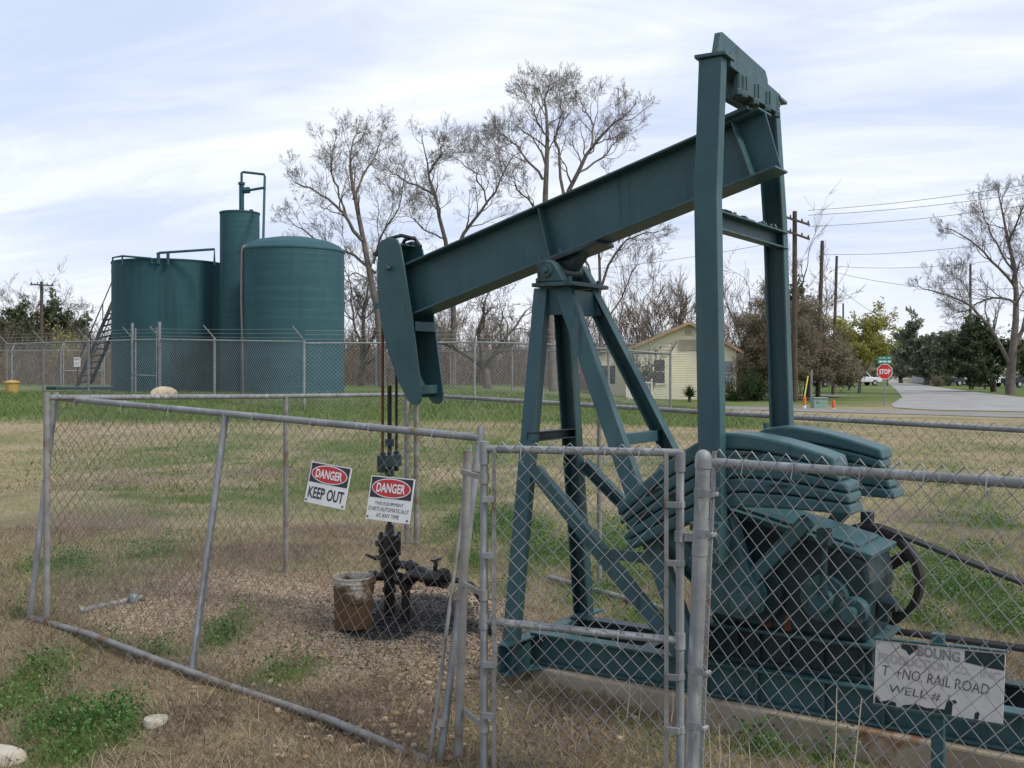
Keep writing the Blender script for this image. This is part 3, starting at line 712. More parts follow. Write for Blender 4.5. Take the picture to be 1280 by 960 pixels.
FADE2 = mat("stencil_lettering", (.16, .16, .165), (.26, .26, .26), 25, .8)
INK = mat("marker_ink", (.045, .045, .05), (.12, .12, .12), 30, .8)
def letters(name, txt, u0, v0, u1, v1, hgt, material, parent, y=-.0018, bold=.0, shear=0.0):
    a, b_ = sp(u0, v0), sp(u1, v1); Lw = math.hypot(b_[0] - a[0], b_[1] - a[1]); an = math.atan2(b_[1] - a[1], b_[0] - a[0])
    V, Fs = text_geo(txt, Lw, hgt, bold, shear); c, s = math.cos(an), math.sin(an); mx_, mz_ = (a[0] + b_[0]) / 2, (a[1] + b_[1]) / 2
    m = MB(); m.add([(mx_ + x * c - z * s, y, mz_ + x * s + z * c) for x, _, z in V], Fs)
    return m.build(name, material, parent, False, 0, world=False)
letters("lettering", "BOLING", .335, .10, .665, .13, .040, FADE2, bd, -.0022, .035)
letters("lettering", "PRODUCTION", .02, .265, .58, .30, .036, FADE, bd, -.0018, .03)
letters("lettering", "CO.", .62, .31, .74, .32, .030, FADE, bd, -.0018, .012)
letters("lettering", "INC", .82, .33, .97, .34, .030, FADE, bd, -.0018, .012)
letters("lettering", "T  +NO. RAIL ROAD", .06, .46, .89, .545, .040, INK, bd, -.0022, -.004, .15)
letters("lettering", "WELL # 1", .12, .735, .60, .765, .034, INK, bd, -.0022, -.006, .12)

# ------------------------------------------------------------------ wellhead, bucket, small things by the well
wp = pump_pt(-1.176, 0, 0); wz = gz(wp.x, wp.y)
wh = thing("wellhead", "oil blackened wellhead with valves and pipes standing in a pool of crude", "wellhead", (wp.x, wp.y, wz), -PA)
def wpart(name, mb, m=BLACK, parent=None, sm=True): return mb.build(name, m, parent or wh, sm, 0, world=False)
Zb = lambda z: z - wz
m = MB(); m.cyl((0, 0, -.05), (0, 0, Zb(.40)), .034, 14); m.cyl((0, 0, Zb(.385)), (0, 0, Zb(.425)), .046, 14); m.cyl((0, 0, Zb(.30)), (0, 0, Zb(.33)), .042, 8); wpart("casing_pipe", m)
m = MB(); m.lathe((0, 0, 0), [(0, Zb(.42)), (.05, Zb(.42)), (.058, Zb(.46)), (.055, Zb(.52)), (.066, Zb(.535)), (.066, Zb(.565)), (.055, Zb(.57)), (.055, Zb(.60)), (.068, Zb(.605)), (.068, Zb(.64)), (.03, Zb(.65)), (.022, Zb(.70)), (0, Zb(.70))], 18); sb = wpart("stuffing_box", m)
for an in (0.4, 2.5, 4.4):
    m = MB(); m.cyl((.058 * math.cos(an), .058 * math.sin(an), Zb(.52)), (.058 * math.cos(an), .058 * math.sin(an), Zb(.66)), .011, 6); wpart("bolt", m, BLACK, sb, False)
m = MB(); m.cyl((-.05, 0, Zb(.50)), (-.10, -.02, Zb(.495)), .016, 8); m.cyl((-.10, -.02, Zb(.495)), (-.16, -.03, Zb(.51)), .010, 6); m.cyl((-.05, .0, Zb(.58)), (-.095, .0, Zb(.58)), .022, 8); wpart("bleed_valve", m)
m = MB(); m.tube([(-.03, -.0, Zb(.39)), (-.10, -.02, Zb(.385)), (-.13, -.03, Zb(.38)), (-.24, -.08, Zb(.33)), (-.30, -.10, Zb(.315))], [.027, .027, .022, .021, .021], 10); m.cyl((-.09, -.018, Zb(.387)), (-.13, -.03, Zb(.38)), .036, 8); wpart("drip_pipe", m)
m = MB(); m.tube([(.03, 0, Zb(.40)), (.12, -.02, Zb(.385)), (.22, -.04, Zb(.43)), (.29, -.03, Zb(.42)), (.46, -.02, Zb(.435))], [.026, .026, .030, .028, .026], 10); m.cyl((.08, -.01, Zb(.39)), (.12, -.02, Zb(.385)), .04, 8); m.cyl((.17, -.03, Zb(.40)), (.205, -.035, Zb(.425)), .043, 8); wpart("flow_line", m)
m = MB(); m.cyl((.15, -.03, -.04), (.15, -.03, Zb(.41)), .026, 12); m.cyl((.15, -.03, Zb(.34)), (.15, -.03, Zb(.40)), .038, 10); wpart("riser_pipe", m)
m = MB(); m.cyl((.31, -.03, Zb(.422)), (.40, -.02, Zb(.43)), .048, 12); m.cyl((.40, -.02, Zb(.43)), (.43, -.02, Zb(.432)), .058, 8); m.cyl((.36, -.025, Zb(.47)), (.37, -.025, Zb(.53)), .013, 6); m.beam((.37, -.06, Zb(.53)), (.37, .01, Zb(.535)), .02, .012, (1, 0, 0)); wpart("valve", m)
m = MB(); m.tube([(.055, .0, Zb(.47)), (.12, .02, Zb(.47)), (.17, .02, Zb(.445)), (.25, .01, Zb(.45)), (.33, -.01, Zb(.43))], [.024, .026, .03, .026, .024], 10); m.cyl((.13, .02, Zb(.47)), (.175, .02, Zb(.45)), .038, 8); wpart("bypass_pipe", m)
m = MB(); m.tube([(.42, -.02, Zb(.433)), (.52, -.02, Zb(.43)), (.60, .0, Zb(.41)), (.66, .04, Zb(.30)), (.68, .06, -.05)], .018, 8); wpart("outlet_pipe", m)

bp_ = PW(440, 783); bz = bp_.z
bk = thing("bucket", "rusty white steel bucket with wire handle full of drips beside the wellhead", "bucket", (bp_.x, bp_.y + .05, bz - .01))
BUCK = mat("rusty_white_enamel", (.46, .43, .37), (.30, .22, .13), 5, .55, .1, .2, 40, lo=.42, hi=.56, third=((.13, .06, .025), 4.5, .50))
_nt = BUCK.node_tree; _b = _nt.nodes["Principled BSDF"]
_tc = _nt.nodes.new("ShaderNodeTexCoord"); _sx = _nt.nodes.new("ShaderNodeSeparateXYZ"); _nt.links.new(_tc.outputs["Object"], _sx.inputs[0])
_ma = _nt.nodes.new("ShaderNodeMath"); _ma.operation = 'MULTIPLY_ADD'; _nt.links.new(_sx.outputs[2], _ma.inputs[0]); _ma.inputs[1].default_value = -1.9
_nt.links.new(_noise(_nt, 9, 4), _ma.inputs[2])
_old = _b.inputs["Base Color"].links[0].from_socket
_nt.links.new(_mix(_nt, _ramp(_nt, _ma.outputs[0], [(-.0, (0, 0, 0)), (.12, (1, 1, 1))]), _old, (.10, .058, .028)), _b.inputs["Base Color"])
bh = .285; br_ = .112
m = MB(); m.lathe((0, 0, 0), [(0, 0), (br_ * .94, 0), (br_ * .955, .01), (br_, bh * .78), (br_ * 1.035, bh * .79), (br_ * 1.035, bh * .82), (br_, bh * .825), (br_, bh * .88), (br_ * 1.04, bh * .885), (br_ * 1.04, bh * .91), (br_ * 1.0, bh * .915), (br_ * 1.01, bh * .97), (br_ * 1.05, bh * .975), (br_ * 1.05, bh), (br_ * .97, bh), (br_ * .93, bh * .5), (br_ * .9, .012), (0, .012)], 40); m.build("shell", BUCK, bk, True, 0, world=False)
m = MB(); m.cyl((0, 0, .012), (0, 0, bh * .55), br_ * .9, 32); m.build("contents", RUSTM, bk, False, 0, world=False)
m = MB(); m.tube([(br_ * 1.03 * math.cos(a), br_ * 1.03 * math.sin(a), bh * .86 - .10 * math.sin((a + 2.6) / 2.9 * math.pi) ** 1.0) for a in np.linspace(-2.6, .3, 16)], .0035, 6); m.build("handle", IRON, bk, True, 0, world=False)
for a in (-2.6, .3):
    m = MB(); m.cyl((br_ * math.cos(a), br_ * math.sin(a), bh * .86), (br_ * 1.12 * math.cos(a), br_ * 1.12 * math.sin(a), bh * .86), .012, 8); m.build("handle_ear", BUCK, bk, True, 0, world=False)

pp = PW(195, 912)
m = MB(); m.lathe((pp.x, pp.y, pp.z), [(0, -.1), (.052, -.1), (.054, .042), (.050, .052), (.030, .056), (0, .055)], 22); o = m.build("concrete_plug", CONC_L, None, True); tag(o, "pale round concrete plug half buried in loose dirt at the bottom left", "concrete plug")
def stone(name, label, cat, c, size, material, seed, group=None):
    r = np.random.default_rng(seed)
    import bmesh
    bm = bmesh.new(); bmesh.ops.create_icosphere(bm, subdivisions=3, radius=1)
    d = r.normal(size=(7, 3)); d /= np.linalg.norm(d, axis=1)[:, None]
    for v in bm.verts:
        k = 1.0
        for q in d: k = min(k, .80 / max(.2, float(np.dot(q, v.co))))
        v.co = Vector((v.co.x * size[0], v.co.y * size[1], v.co.z * size[2])) * k
    me = bpy.data.meshes.new(name); bm.to_mesh(me); bm.free(); me.shade_smooth(); me.set_sharp_from_angle(angle=math.radians(25))
    o = place(name, me, material); o.location = c; return tag(o, label, cat, group)
q = PW(-6, 952); stone("concrete_chunk", "pale broken concrete chunk cut by the lower left edge of the picture", "concrete", (q.x, q.y, q.z), (.13, .09, .07), CONC_L, 4)
q = PW(118, 662)
q2 = PW(167, 757)
m = MB(); m.lathe((q2.x, q2.y, q2.z + .035), [(0, -.035), (.024, -.03), (.026, .02), (.02, .032), (.010, .042), (.010, .055), (0, .055)], 16)
o = m.build("glass_jar", mat("dusty_blue_glass", (.20, .235, .245), (.14, .165, .17), 10, .25), None, True); tag(o, "small dusty bluish glass bottle at the end of the old ground pipe", "jar")

# ------------------------------------------------------------------ enclosure fences
GBL = W(37, 770, 6.0); GBR = W(545, 955, 4.23)
GBL.z, GBR.z = .16, .0
GBL = Wz(36, 772, .165); GBR = Wz(545, 955, .0)
def lean(b, px, top_h):     # top of a bar that leans back along the panel normal until it reaches photo column px
    r = (px - 640) / F; t = (r * b.y - b.x) / (PV.x - r * PV.y); return Vector((b.x + PV.x * t, b.y + PV.y * t, 0))
GTL = lean(GBL, 70, 0); GTL.z = H - (497 - HY) / F * GTL.y
GTR = lean(GBR, 600, 0); GTR.z = H - (547 - HY) / F * GTR.y
GTE = GTR + (GTR - GBR).normalized() * .05
panel = thing("leaning_gate_panel", "long leaning chain link gate panel carrying the two danger signs", "chain link gate", (GBL + GBR) / 2)
def pbil(s, t): return (GBL * (1 - s) + GBR * s) * (1 - t) + (GTL * (1 - s) + GTR * s) * t
def ppart(name, a, b, r, m=GALV, parent=None, n=12, mid=None):
    mb = MB(); mb.tube([a] + (mid or []) + [b], r, n); return mb.build(name, m, parent or panel, True)
ppart("top_rail", GTL, GTR, .0178); 
lowmid = [GBL.lerp(GBR, t) + Vector((0, 0, .022 + .006 * math.sin(t * 9))) for t in (.2, .4, .6, .8)]
ppart("bottom_rail", GBL, GBR, .0178, GALV_OLD, None, 12, lowmid)
ppart("post", GBL + Vector((0, 0, -.05)), GTL + Vector((0, 0, .03)), .0172, GALV)
def projx(p): return 640 + F * p.x / p.y, HY - F * (p.z - H) / p.y
def find(px, py):
    best = None
    for s in np.linspace(0, 1, 201):
        for t in np.linspace(0, 1, 61):
            q = pbil(s, t); x, y = projx(q); e = (x - px) ** 2 + (y - py) ** 2
            if best is None or e < best[0]: best = (e, s, t)
    return best[1], best[2]
sm_, _ = find(282, 521); sm2, _ = find(238, 842)
MB_, MT_ = pbil(sm2, 0), pbil(sm_, 1)
ppart("post", MB_ + Vector((0, 0, -.05)), MT_, .0178, GALV)
ppart("post", GBR + Vector((0, 0, -.12)), GTE, .0165, GALV)
bs, bt = pbil(.992, .02), pbil(.990, .97); ppart("tension_bar", bs + PV * -.015, bt + PV * -.015, .008, GALV_OLD)
for t in (.12, .5, .9):
    c = pbil(1, t); mb = MB(); ax = (GTR - GBR).normalized(); mb.cyl(c - ax * .014, c + ax * .014, .0215, 14); mb.build("clamp", GALV_OLD, panel, True)
chain("chain_mesh", pbil(0, .0), pbil(.992, .0), pbil(.0, .975), pbil(.990, .975), .074, .074, .0014, WIRE_BACK, panel, 4, .035, .05)

# danger signs wired to the panel
pdir = (GBR - GBL).normalized(); pup = (pbil(.6, 1) - pbil(.6, 0)).normalized(); pnr = pdir.cross(pup).normalized()
def danger(cx_, cy_, w, h, roll, lines, label, split):
    s, t = find(cx_, cy_); c = pbil(s, t) - PV * .016
    e = bpy.data.objects.new("danger_sign", None); COL.objects.link(e); tag(e, label, "warning sign", "danger signs on the leaning gate panel")
    X = Vector((pdir.x, pdir.y, pdir.z)).normalized(); Z = (pup - X * pup.dot(X)).normalized(); Y = Z.cross(X)
    Rm = Matrix((X, Y, Z)).transposed() @ Matrix.Rotation(roll, 3, 'Y')
    e.location = c; e.rotation_euler = Rm.to_euler()
    def P(name, m, mt, par=e): return m.build(name, mt, par, False, 0, world=False)
    m = MB(); m.box((0, 0, 0), (w, .003, h)); bd = P("board", m, WHITE)
    sz = h * split
    z0 = h / 2 - h * .022 - sz
    m = MB(); m.add([(-w / 2 + .007, -.0025, z0), (w / 2 - .007, -.0025, z0), (w / 2 - .007, -.0025, z0 + sz), (-w / 2 + .007, -.0025, z0 + sz)], [(0, 1, 2, 3)]); P("header", m, BLACKP, bd)
    def ell(a, b_, y): return [(a * math.cos(k * math.pi / 24), y, z0 + sz / 2 + b_ * math.sin(k * math.pi / 24)) for k in range(48)]
    m = MB(); m.add(ell(w * .445, sz * .475, -.0035), [tuple(range(48))]); P("oval_border", m, WHITE, bd)
    m = MB(); m.add(ell(w * .425, sz * .425, -.0045), [tuple(range(48))]); P("oval", m, REDP, bd)
    V, Fs = text_geo("DANGER", w * .66, sz * .46, .028)
    m = MB(); m.add([(x, -.0055, z + z0 + sz / 2) for x, _, z in V], Fs); P("lettering", m, WHITE, bd)
    for txt, wf, hf, vf, bo in lines:
        V, Fs = text_geo(txt, w * wf, h * hf, bo)
        m = MB(); m.add([(x, -.0030, z + h / 2 - h * vf) for x, _, z in V], Fs); P("lettering", m, BLACKP, bd)
    for sx_ in (-1, 1):
        for sz_ in (-1, 1):
            m = MB(); m.cyl((sx_ * (w / 2 - .012), -.006, sz_ * (h / 2 - .012)), (sx_ * (w / 2 - .012), .004, sz_ * (h / 2 - .012)), .0045, 8); P("wire_tie", m, IRON, bd)
    return e
danger(413.5, 605.5, .268, .194, math.radians(1.2), [("KEEP OUT", .88, .285, .735, .022)], "danger sign reading keep out, hung crooked on the gate panel", .47)
danger(491, 622, .262, .198, math.radians(-2.3), [("THIS EQUIPMENT", .66, .088, .62, -.002), ("STARTS AUTOMATICALLY", .93, .092, .745, -.002), ("AT ANY TIME", .52, .092, .885, -.002)], "danger sign warning that this equipment starts automatically at any time", .47)

# stub post holding the gate hinges
p0 = W(571, 985, 4.27); p1 = W(584.5, 563, 4.30)
m = MB(); m.tube([Vector((p0.x, p0.y, -.15)), p1], .0185, 14); o = m.build("fence_post", GALV_OLD, None, True); tag(o, "dull brownish stub post between the leaning panel and the small gate", "fence post")

# small swing gate
gA, gB = W(605, 561, 4.11), W(850, 566, 3.93)
gt = thing("swing_gate", "narrow chain link swing gate in front of the samson post legs", "chain link gate", (gA.x, gA.y, 0))
def gpart(name, a, b, r, m=GALV, n=12, mid=None):
    mb = MB(); mb.tube([a] + (mid or []) + [b], r, n); return mb.build(name, m, gt, True)
gdir = Vector((gB.x - gA.x, gB.y - gA.y, 0)).normalized(); gn = Vector((-gdir.y, gdir.x, 0))
gpart("stile", Vector((gA.x, gA.y, -.02)), gA, .0158); gpart("stile", Vector((gB.x, gB.y, -.02)), gB, .0158)
gpart("top_rail", gA, gB, .0155)
mA, mB_ = W(606, 776, 4.11), W(848, 801, 3.93)
gpart("middle_rail", mA, mB_, .0155); gpart("bottom_rail", Vector((gA.x, gA.y, .008)), Vector((gB.x, gB.y, .008)), .0155)
for e_, s_ in ((gA, .022), (gB, -.022)):
    for z_ in (mA.z if e_ is gA else mB_.z,):
        mb = MB(); c = Vector((e_.x, e_.y, z_)); mb.cyl(c + Vector((0, 0, -.03)), c + Vector((0, 0, .03)), .0205, 12); mb.build("fitting", GALV, gt, True)
mb = MB(); c = gB; mb.cyl(c + Vector((0, 0, -.07)), c + Vector((0, 0, .004)), .0205, 12); mb.build("corner_elbow", GALV, gt, True)
mb = MB(); c = gA; mb.cyl(c + Vector((0, 0, -.06)), c + Vector((0, 0, .03)), .0205, 12); mb.build("corner_elbow", GALV, gt, True)
tl_ = gA + gdir * .045; tr_ = gB - gdir * .05
for p in (tl_, tr_):
    mb = MB(); mb.beam(Vector((p.x, p.y, .0)) - gn * .015, Vector((p.x, p.y, gA.z + .0)) - gn * .015, .016, .005, gdir); mb.build("tension_bar", GALV_OLD, gt)
for z_ in (1.10, .88, .45, .25):
    for p, e_ in ((tr_, gB), (tl_, gA)):
        mb = MB(); mb.beam(Vector((p.x, p.y, z_)) - gn * .018, Vector((e_.x, e_.y, z_)) - gn * .022, .012, .022, gn); mb.cyl(Vector((e_.x, e_.y, z_ - .011)), Vector((e_.x, e_.y, z_ + .011)), .019, 12); mb.build("tension_band", GALV, gt)
mb = MB(); c = Vector((gB.x, gB.y, .98)); mb.cyl(c - Vector((0, 0, .02)), c + Vector((0, 0, .02)), .021, 12); mb.beam(c + gdir * .02 - gn * .01, c + gdir * .10 - gn * .03, .02, .03, gn); mb.cyl(c + gdir * .10 + Vector((0, 0, -.04)) - gn * .02, c + gdir * .10 + Vector((0, 0, .045)) - gn * .02, .011, 8); mb.build("latch", GALV, gt, True)
for z_ in (1.18, .72, .2):
    mb = MB(); a = Vector((gA.x, gA.y, z_)); s_ = Vector((p0.x, p0.y, 0)).lerp(Vector((p1.x, p1.y, 0)), .5); s_.z = z_ + .01
    mb.cyl(a - Vector((0, 0, .02)), a + Vector((0, 0, .02)), .021, 12); mb.beam(a, s_, .014, .02, gn); mb.build("hinge", GALV_OLD, gt, True)
wl = Vector((tl_.x, tl_.y, .01)); wr = Vector((tr_.x, tr_.y, .01)); wtl = Vector((tl_.x, tl_.y, gA.z)); wtr = Vector((tr_.x, tr_.y, gB.z))
chain("chain_mesh", wl - gn * .02, wr - gn * .02, wtl - gn * .02, wtr - gn * .02, .066, .070, .0017, WIRE, gt, 4, .03, .02)

# right hand fence with its gate post
pt = W(879, 575, 3.72); pb = W(861, 985, 3.66); pb.z = -.1
fr_ = thing("chain_link_fence", "chain link fence with capped thick post running in front of the gearbox", "chain link fence", (pt.x, pt.y, 0))
def fpart(name, mb, m=GALV, sm=True): return mb.build(name, m, fr_, sm)
mb = MB(); mb.tube([pb, pt], .0265, 18); fpart("post", mb)
mb = MB(); ax = (pt - pb).normalized(); mb.lathe((0, 0, 0), [(.0295, -.03), (.0305, .0), (.029, .016), (.022, .029), (.010, .036), (0, .038)], 18)
Rq = Vector((0, 0, 1)).rotation_difference(ax).to_matrix(); mb.v = [tuple(Rq @ Vector(v) + pt) for v in mb.v]; fpart("post_cap", mb)
r0 = W(893, 578, 3.66); r1 = W(1296, 605, 2.87)
fd = Vector((r1.x - r0.x, r1.y - r0.y, 0)).normalized(); fn = Vector((-fd.y, fd.x, 0))
r2 = r1 + (r1 - r0).normalized() * .7
mb = MB(); mb.tube([r0, r1, r2], .0158, 14); fpart("top_rail", mb)
p_end = Vector((r2.x, r2.y, -.1)); mb = MB(); mb.tube([p_end, r2 + Vector((0, 0, .05))], .03, 14); fpart("post", mb)
tb0 = r0 + Vector((0, 0, .02)); tb1 = W(873, 960, 3.62); tb1 = Vector((tb1.x, tb1.y, .0))
mb = MB(); mb.beam(tb1, tb0 + Vector((0, 0, .02)), .016, .006, fd); fpart("tension_bar", mb, GALV_OLD, False)
for z_ in (1.17, 1.03, .55, .36, .15):
    a = pb.lerp(pt, (z_ + .1) / (pt.z + .1)); b_ = tb1.lerp(tb0, z_ / tb0.z)
    mb = MB(); mb.cyl(a - ax * .013, a + ax * .013, .0290, 18); mb.beam(a - fn * .03, b_ - fn * .008, .010, .026, fn); mb.cyl(b_ + fd * .01 - fn * .02, b_ + fd * .01 + fn * .012, .009, 6); fpart("tension_band", mb)
mb = MB(); mb.cyl(pb.lerp(pt, .77) - ax * .02, pb.lerp(pt, .77) + ax * .02, .0288, 18); fpart("latch_collar", mb)
e0 = Vector((tb1.x, tb1.y, .02)); e1 = Vector((r2.x, r2.y, .02))
chain("chain_mesh", e0 - fn * .024, e1 - fn * .024, tb0 - fn * .024, r2 - fn * .024, .066, .070, .0017, WIRE, fr_, 4, .03, .04)

# back fences of the enclosure
LC = Vector((-2.662, 5.95, 0)); BC = Vector((-.875, 8.96, 0)); RC = Vector((3.7, 4.72, 0))
def rail_z(px_row, p): return H - (px_row - HY) / F * p.y
def run(label, a, b, za, zb, posts, seed, ends=(True, True), r=.0165, wm=WIRE_BACK):
    t = thing("chain_link_fence", label, "chain link fence", ((a.x + b.x) / 2, (a.y + b.y) / 2, 0), 0, "low chain link fence runs around the pump jack")
    A_, B_ = Vector((a.x, a.y, za)), Vector((b.x, b.y, zb))
    mb = MB(); mb.tube([A_, A_.lerp(B_, .5) + Vector((0, 0, -.006)), B_], r, 12); mb.build("top_rail", GALV, t, True)
    d = (B_ - A_).normalized(); n_ = Vector((-d.y, d.x, 0)).normalized()
    for (u, dz, rad, ln) in posts:
        p = A_.lerp(B_, u); g = gz(p.x, p.y)
        mb = MB(); mb.tube([Vector((p.x - ln * .5, p.y, g - .08)), p + Vector((ln * .5, 0, dz))], rad, 12); mb.build("post", GALV_OLD, t, True)
    g0, g1 = gz(a.x, a.y) + .03, gz(b.x, b.y) + .03
    chain("chain_mesh", (a.x - n_.x * .026, a.y - n_.y * .026, g0), (b.x - n_.x * .026, b.y - n_.y * .026, g1), A_ - n_ * .026, B_ - n_ * .026, .074, .074, .0013, wm, t, 3, .03, .05)
    return t
za = rail_z(497, LC); zb_ = rail_z(493, BC)
lf = run("side chain link fence from the leaning panel back to the far corner post", LC, BC, za, zb_, [(0, .03, .0185, 0), (.56, -.005, .0185, .0), (.985, .06, .022, 0)], 1)
rf = run("back chain link fence behind the pump jack with wires above its rail", BC, RC, zb_, 1.259, [(.012, .06, .022, 0), (.33, -.01, .0185, 0), (1.0, .03, .022, 0)], 2)
q0, q1 = PW(99, 768), PW(178, 752)
mb = MB(); mb.tube([Vector((q0.x, q0.y, q0.z + .02)), Vector((q1.x, q1.y, q1.z + .025))], .019, 10); o = mb.build("ground_pipe", GALV_OLD, None, True); tag(o, "short grey pipe lying on the ground inside the left corner", "pipe")
q0, q1 = PW(690, 738), PW(860, 777)
mb = MB(); mb.tube([Vector((q0.x, q0.y + .3, q0.z + .03)), Vector((q1.x, q1.y, q1.z + .035))], .02, 10); o = mb.build("ground_pipe", GALV_OLD, None, True); tag(o, "grey pipe lying in the weeds behind the pump jack legs", "pipe")

# tie wires that hold the mesh to the rails
def ties(t, a, b, rad, us, off):
    d = (b - a).normalized()
    for u in us:
        c = a.lerp(b, u); mb = MB(); mb.cyl(c - d * .0035, c + d * .0035, rad + .003, 10); mb.tube([c + off * (rad + .002), c + off * (rad + .012) + Vector((0, 0, -.035)), c + off * (rad + .006) + d * .012 + Vector((0, 0, -.05))], .0018, 4); mb.build("tie_wire", WIRE, t, True)
ties(panel, GTL, GTR, .0178, (.07, .21, .34, .55, .68, .80, .92), -PV)
ties(panel, GBL, GBR, .0178, (.12, .33, .52, .74, .90), -PV)
ties(gt, gA, gB, .0155, (.2, .42, .63, .8), -gn)
ties(gt, mA, mB_, .0155, (.3, .7), -gn)
ties(fr_, r0, r1, .0158, (.12, .3, .52, .71, .88), -fn)

# ------------------------------------------------------------------ tank battery
def tank(label, px0, px1, ytop, ybot, d, dome, m, loc_z=None):
    x = ((px0 + px1) / 2 - 640) / F * d; r = (px1 - px0) / 2 / F * d * .995; z0 = H - (ybot - HY) / F * (d - r) - .12; z1 = H - (ytop - HY) / F * (d - r * .3)
    t = thing("storage_tank", label, "tank", (x, d, z0)); h = z1 - z0
    prof = [(0, -.3), (r, -.3)]
    for k in range(1, 9): prof.append((r, h * k / 9))
    if dome: prof += [(r, h - .06), (r + .03, h - .06), (r + .03, h), (r * .93, h + dome * .34), (r * .72, h + dome * .70), (r * .42, h + dome * .92), (r * .12, h + dome), (0, h + dome)]
    else: prof += [(r, h - .06), (r + .025, h - .06), (r + .025, h), (r, h + .01), (0, h + .05)]
    mb = MB(); mb.lathe((0, 0, 0), prof, 64); mb.build("shell", m, t, True, 0, world=False)
    return t, Vector((x, d, z1)), r
T1, T1t, R1 = tank("wide flat topped green tank, leftmost and with the stair at its side", 143.5, 281, 328, 492, 46.5, 0, TANKD)
T2, T2t, R2 = tank("tall narrow green separator column between the two wide tanks", 275.5, 324, 265, 494, 45.0, 0, TANKM)
T3, T3t, R3 = tank("green fibreglass tank with domed top, right of the column", 302, 430, 312, 497, 42.5, .56, TANKM)
def tp(name, t, pts, r, m=TANKD, n=8):
    mb = MB(); mb.tube(pts, r, n); return mb.build(name, m, t, True)
d = 44.0
tp("hatch_pipe", T1, [W(198, 330, d), W(198, 318, d)], .075); tp("vent_pipe", T1, [W(196, 317.5, d), W(200, 316, d), W(268, 311.5, d), W(268, 331, d)], .055)
tp("vent_stub", T1, [W(210, 331, d), W(210, 315, d)], .07); tp("hand_rail", T1, [W(140, 341, d), W(141, 322, d), W(153, 320, d), W(189, 323, d), W(190, 330, d)], .045)
tp("hand_rail", T1, [W(153, 331, d), W(153, 319.5, d)], .04)
for k in range(2): pass
d = 45.0
tp("vent_stack", T2, [W(302, 268, d), W(302, 232, d)], .11); tp("vent_pipe", T2, [W(302, 234, d), W(302, 216, d), W(304, 215, d), W(330, 218, d), W(331, 221, d), W(329, 303, 42.6)], .055)
tp("cross_pipe", T2, [W(302, 238, d), W(310, 238, d), W(331, 234.5, d - .6)], .055); tp("valve", T2, [W(305, 238, d), W(312, 237.5, d)], .14); tp("vent_cap", T2, [W(314, 266, d), W(314, 262, d)], .09)
tp("collar", T2, [W(302, 228, d), W(302, 231, d)], .15)
yh = T3t.y - R3 - .04
HOSE = mat("bleached_hose", (.30, .27, .21), (.24, .21, .17), 2, .8)
a = math.radians(-90 - 56)
hx, hy = T3t.x + (R3 + .05) * math.cos(a), T3t.y + (R3 + .05) * math.sin(a)
tp("hose", T3, [(hx + .25, hy + .3, T3t.z + .16), (hx + .06, hy + .05, T3t.z + .08), (hx, hy, T3t.z - .1), (hx - .03, hy, T3t.z - 2), (hx + .04, hy, T3t.z - 4), (hx + .06, hy, gz(hx, hy))], .04, HOSE)
tp("manway_neck", T3, [(T3t.x - R3 * .55, T3t.y - .4, T3t.z + .1), (T3t.x - R3 * .55, T3t.y - .4, T3t.z + .42)], .09)

# stair up to the flat tank
st = thing("tank_stair", "weathered steel stair with handrails climbing to the flat topped tank", "stair", on(104, 46.5))
STM = mat("weathered_stair", (.085, .08, .072), (.055, .05, .045), 6, .8)
A0, A1 = W(96, 483, 46.5), W(143, 372, 49.0); B0, B1 = W(113, 480, 47.6), W(163, 366, 50.1)
for p, q in ((A0, A1), (B0, B1)):
    mb = MB(); mb.beam(p, q, .05, .15, (0, 1, 0)); mb.build("stringer", STM, st)
for k in range(14):
    t = (k + .6) / 14.5; a, b = A0.lerp(A1, t), B0.lerp(B1, t); mb = MB(); mb.beam(a, b, .16, .04, (1, 0, 0)); mb.build("tread", STM, st)
for p, q, s in ((A0, A1, 0), (B0, B1, 1)):
    up = Vector((0, 0, 1.02)); mb = MB(); mb.tube([p + up * .95, q + up], .03, 6); mb.build("hand_rail", STM, st, True)
    for t in (.02, .35, .68, .98):
        c = p.lerp(q, t); mb = MB(); mb.tube([c, c + up], .025, 6); mb.build("rail_post", STM, st, True)

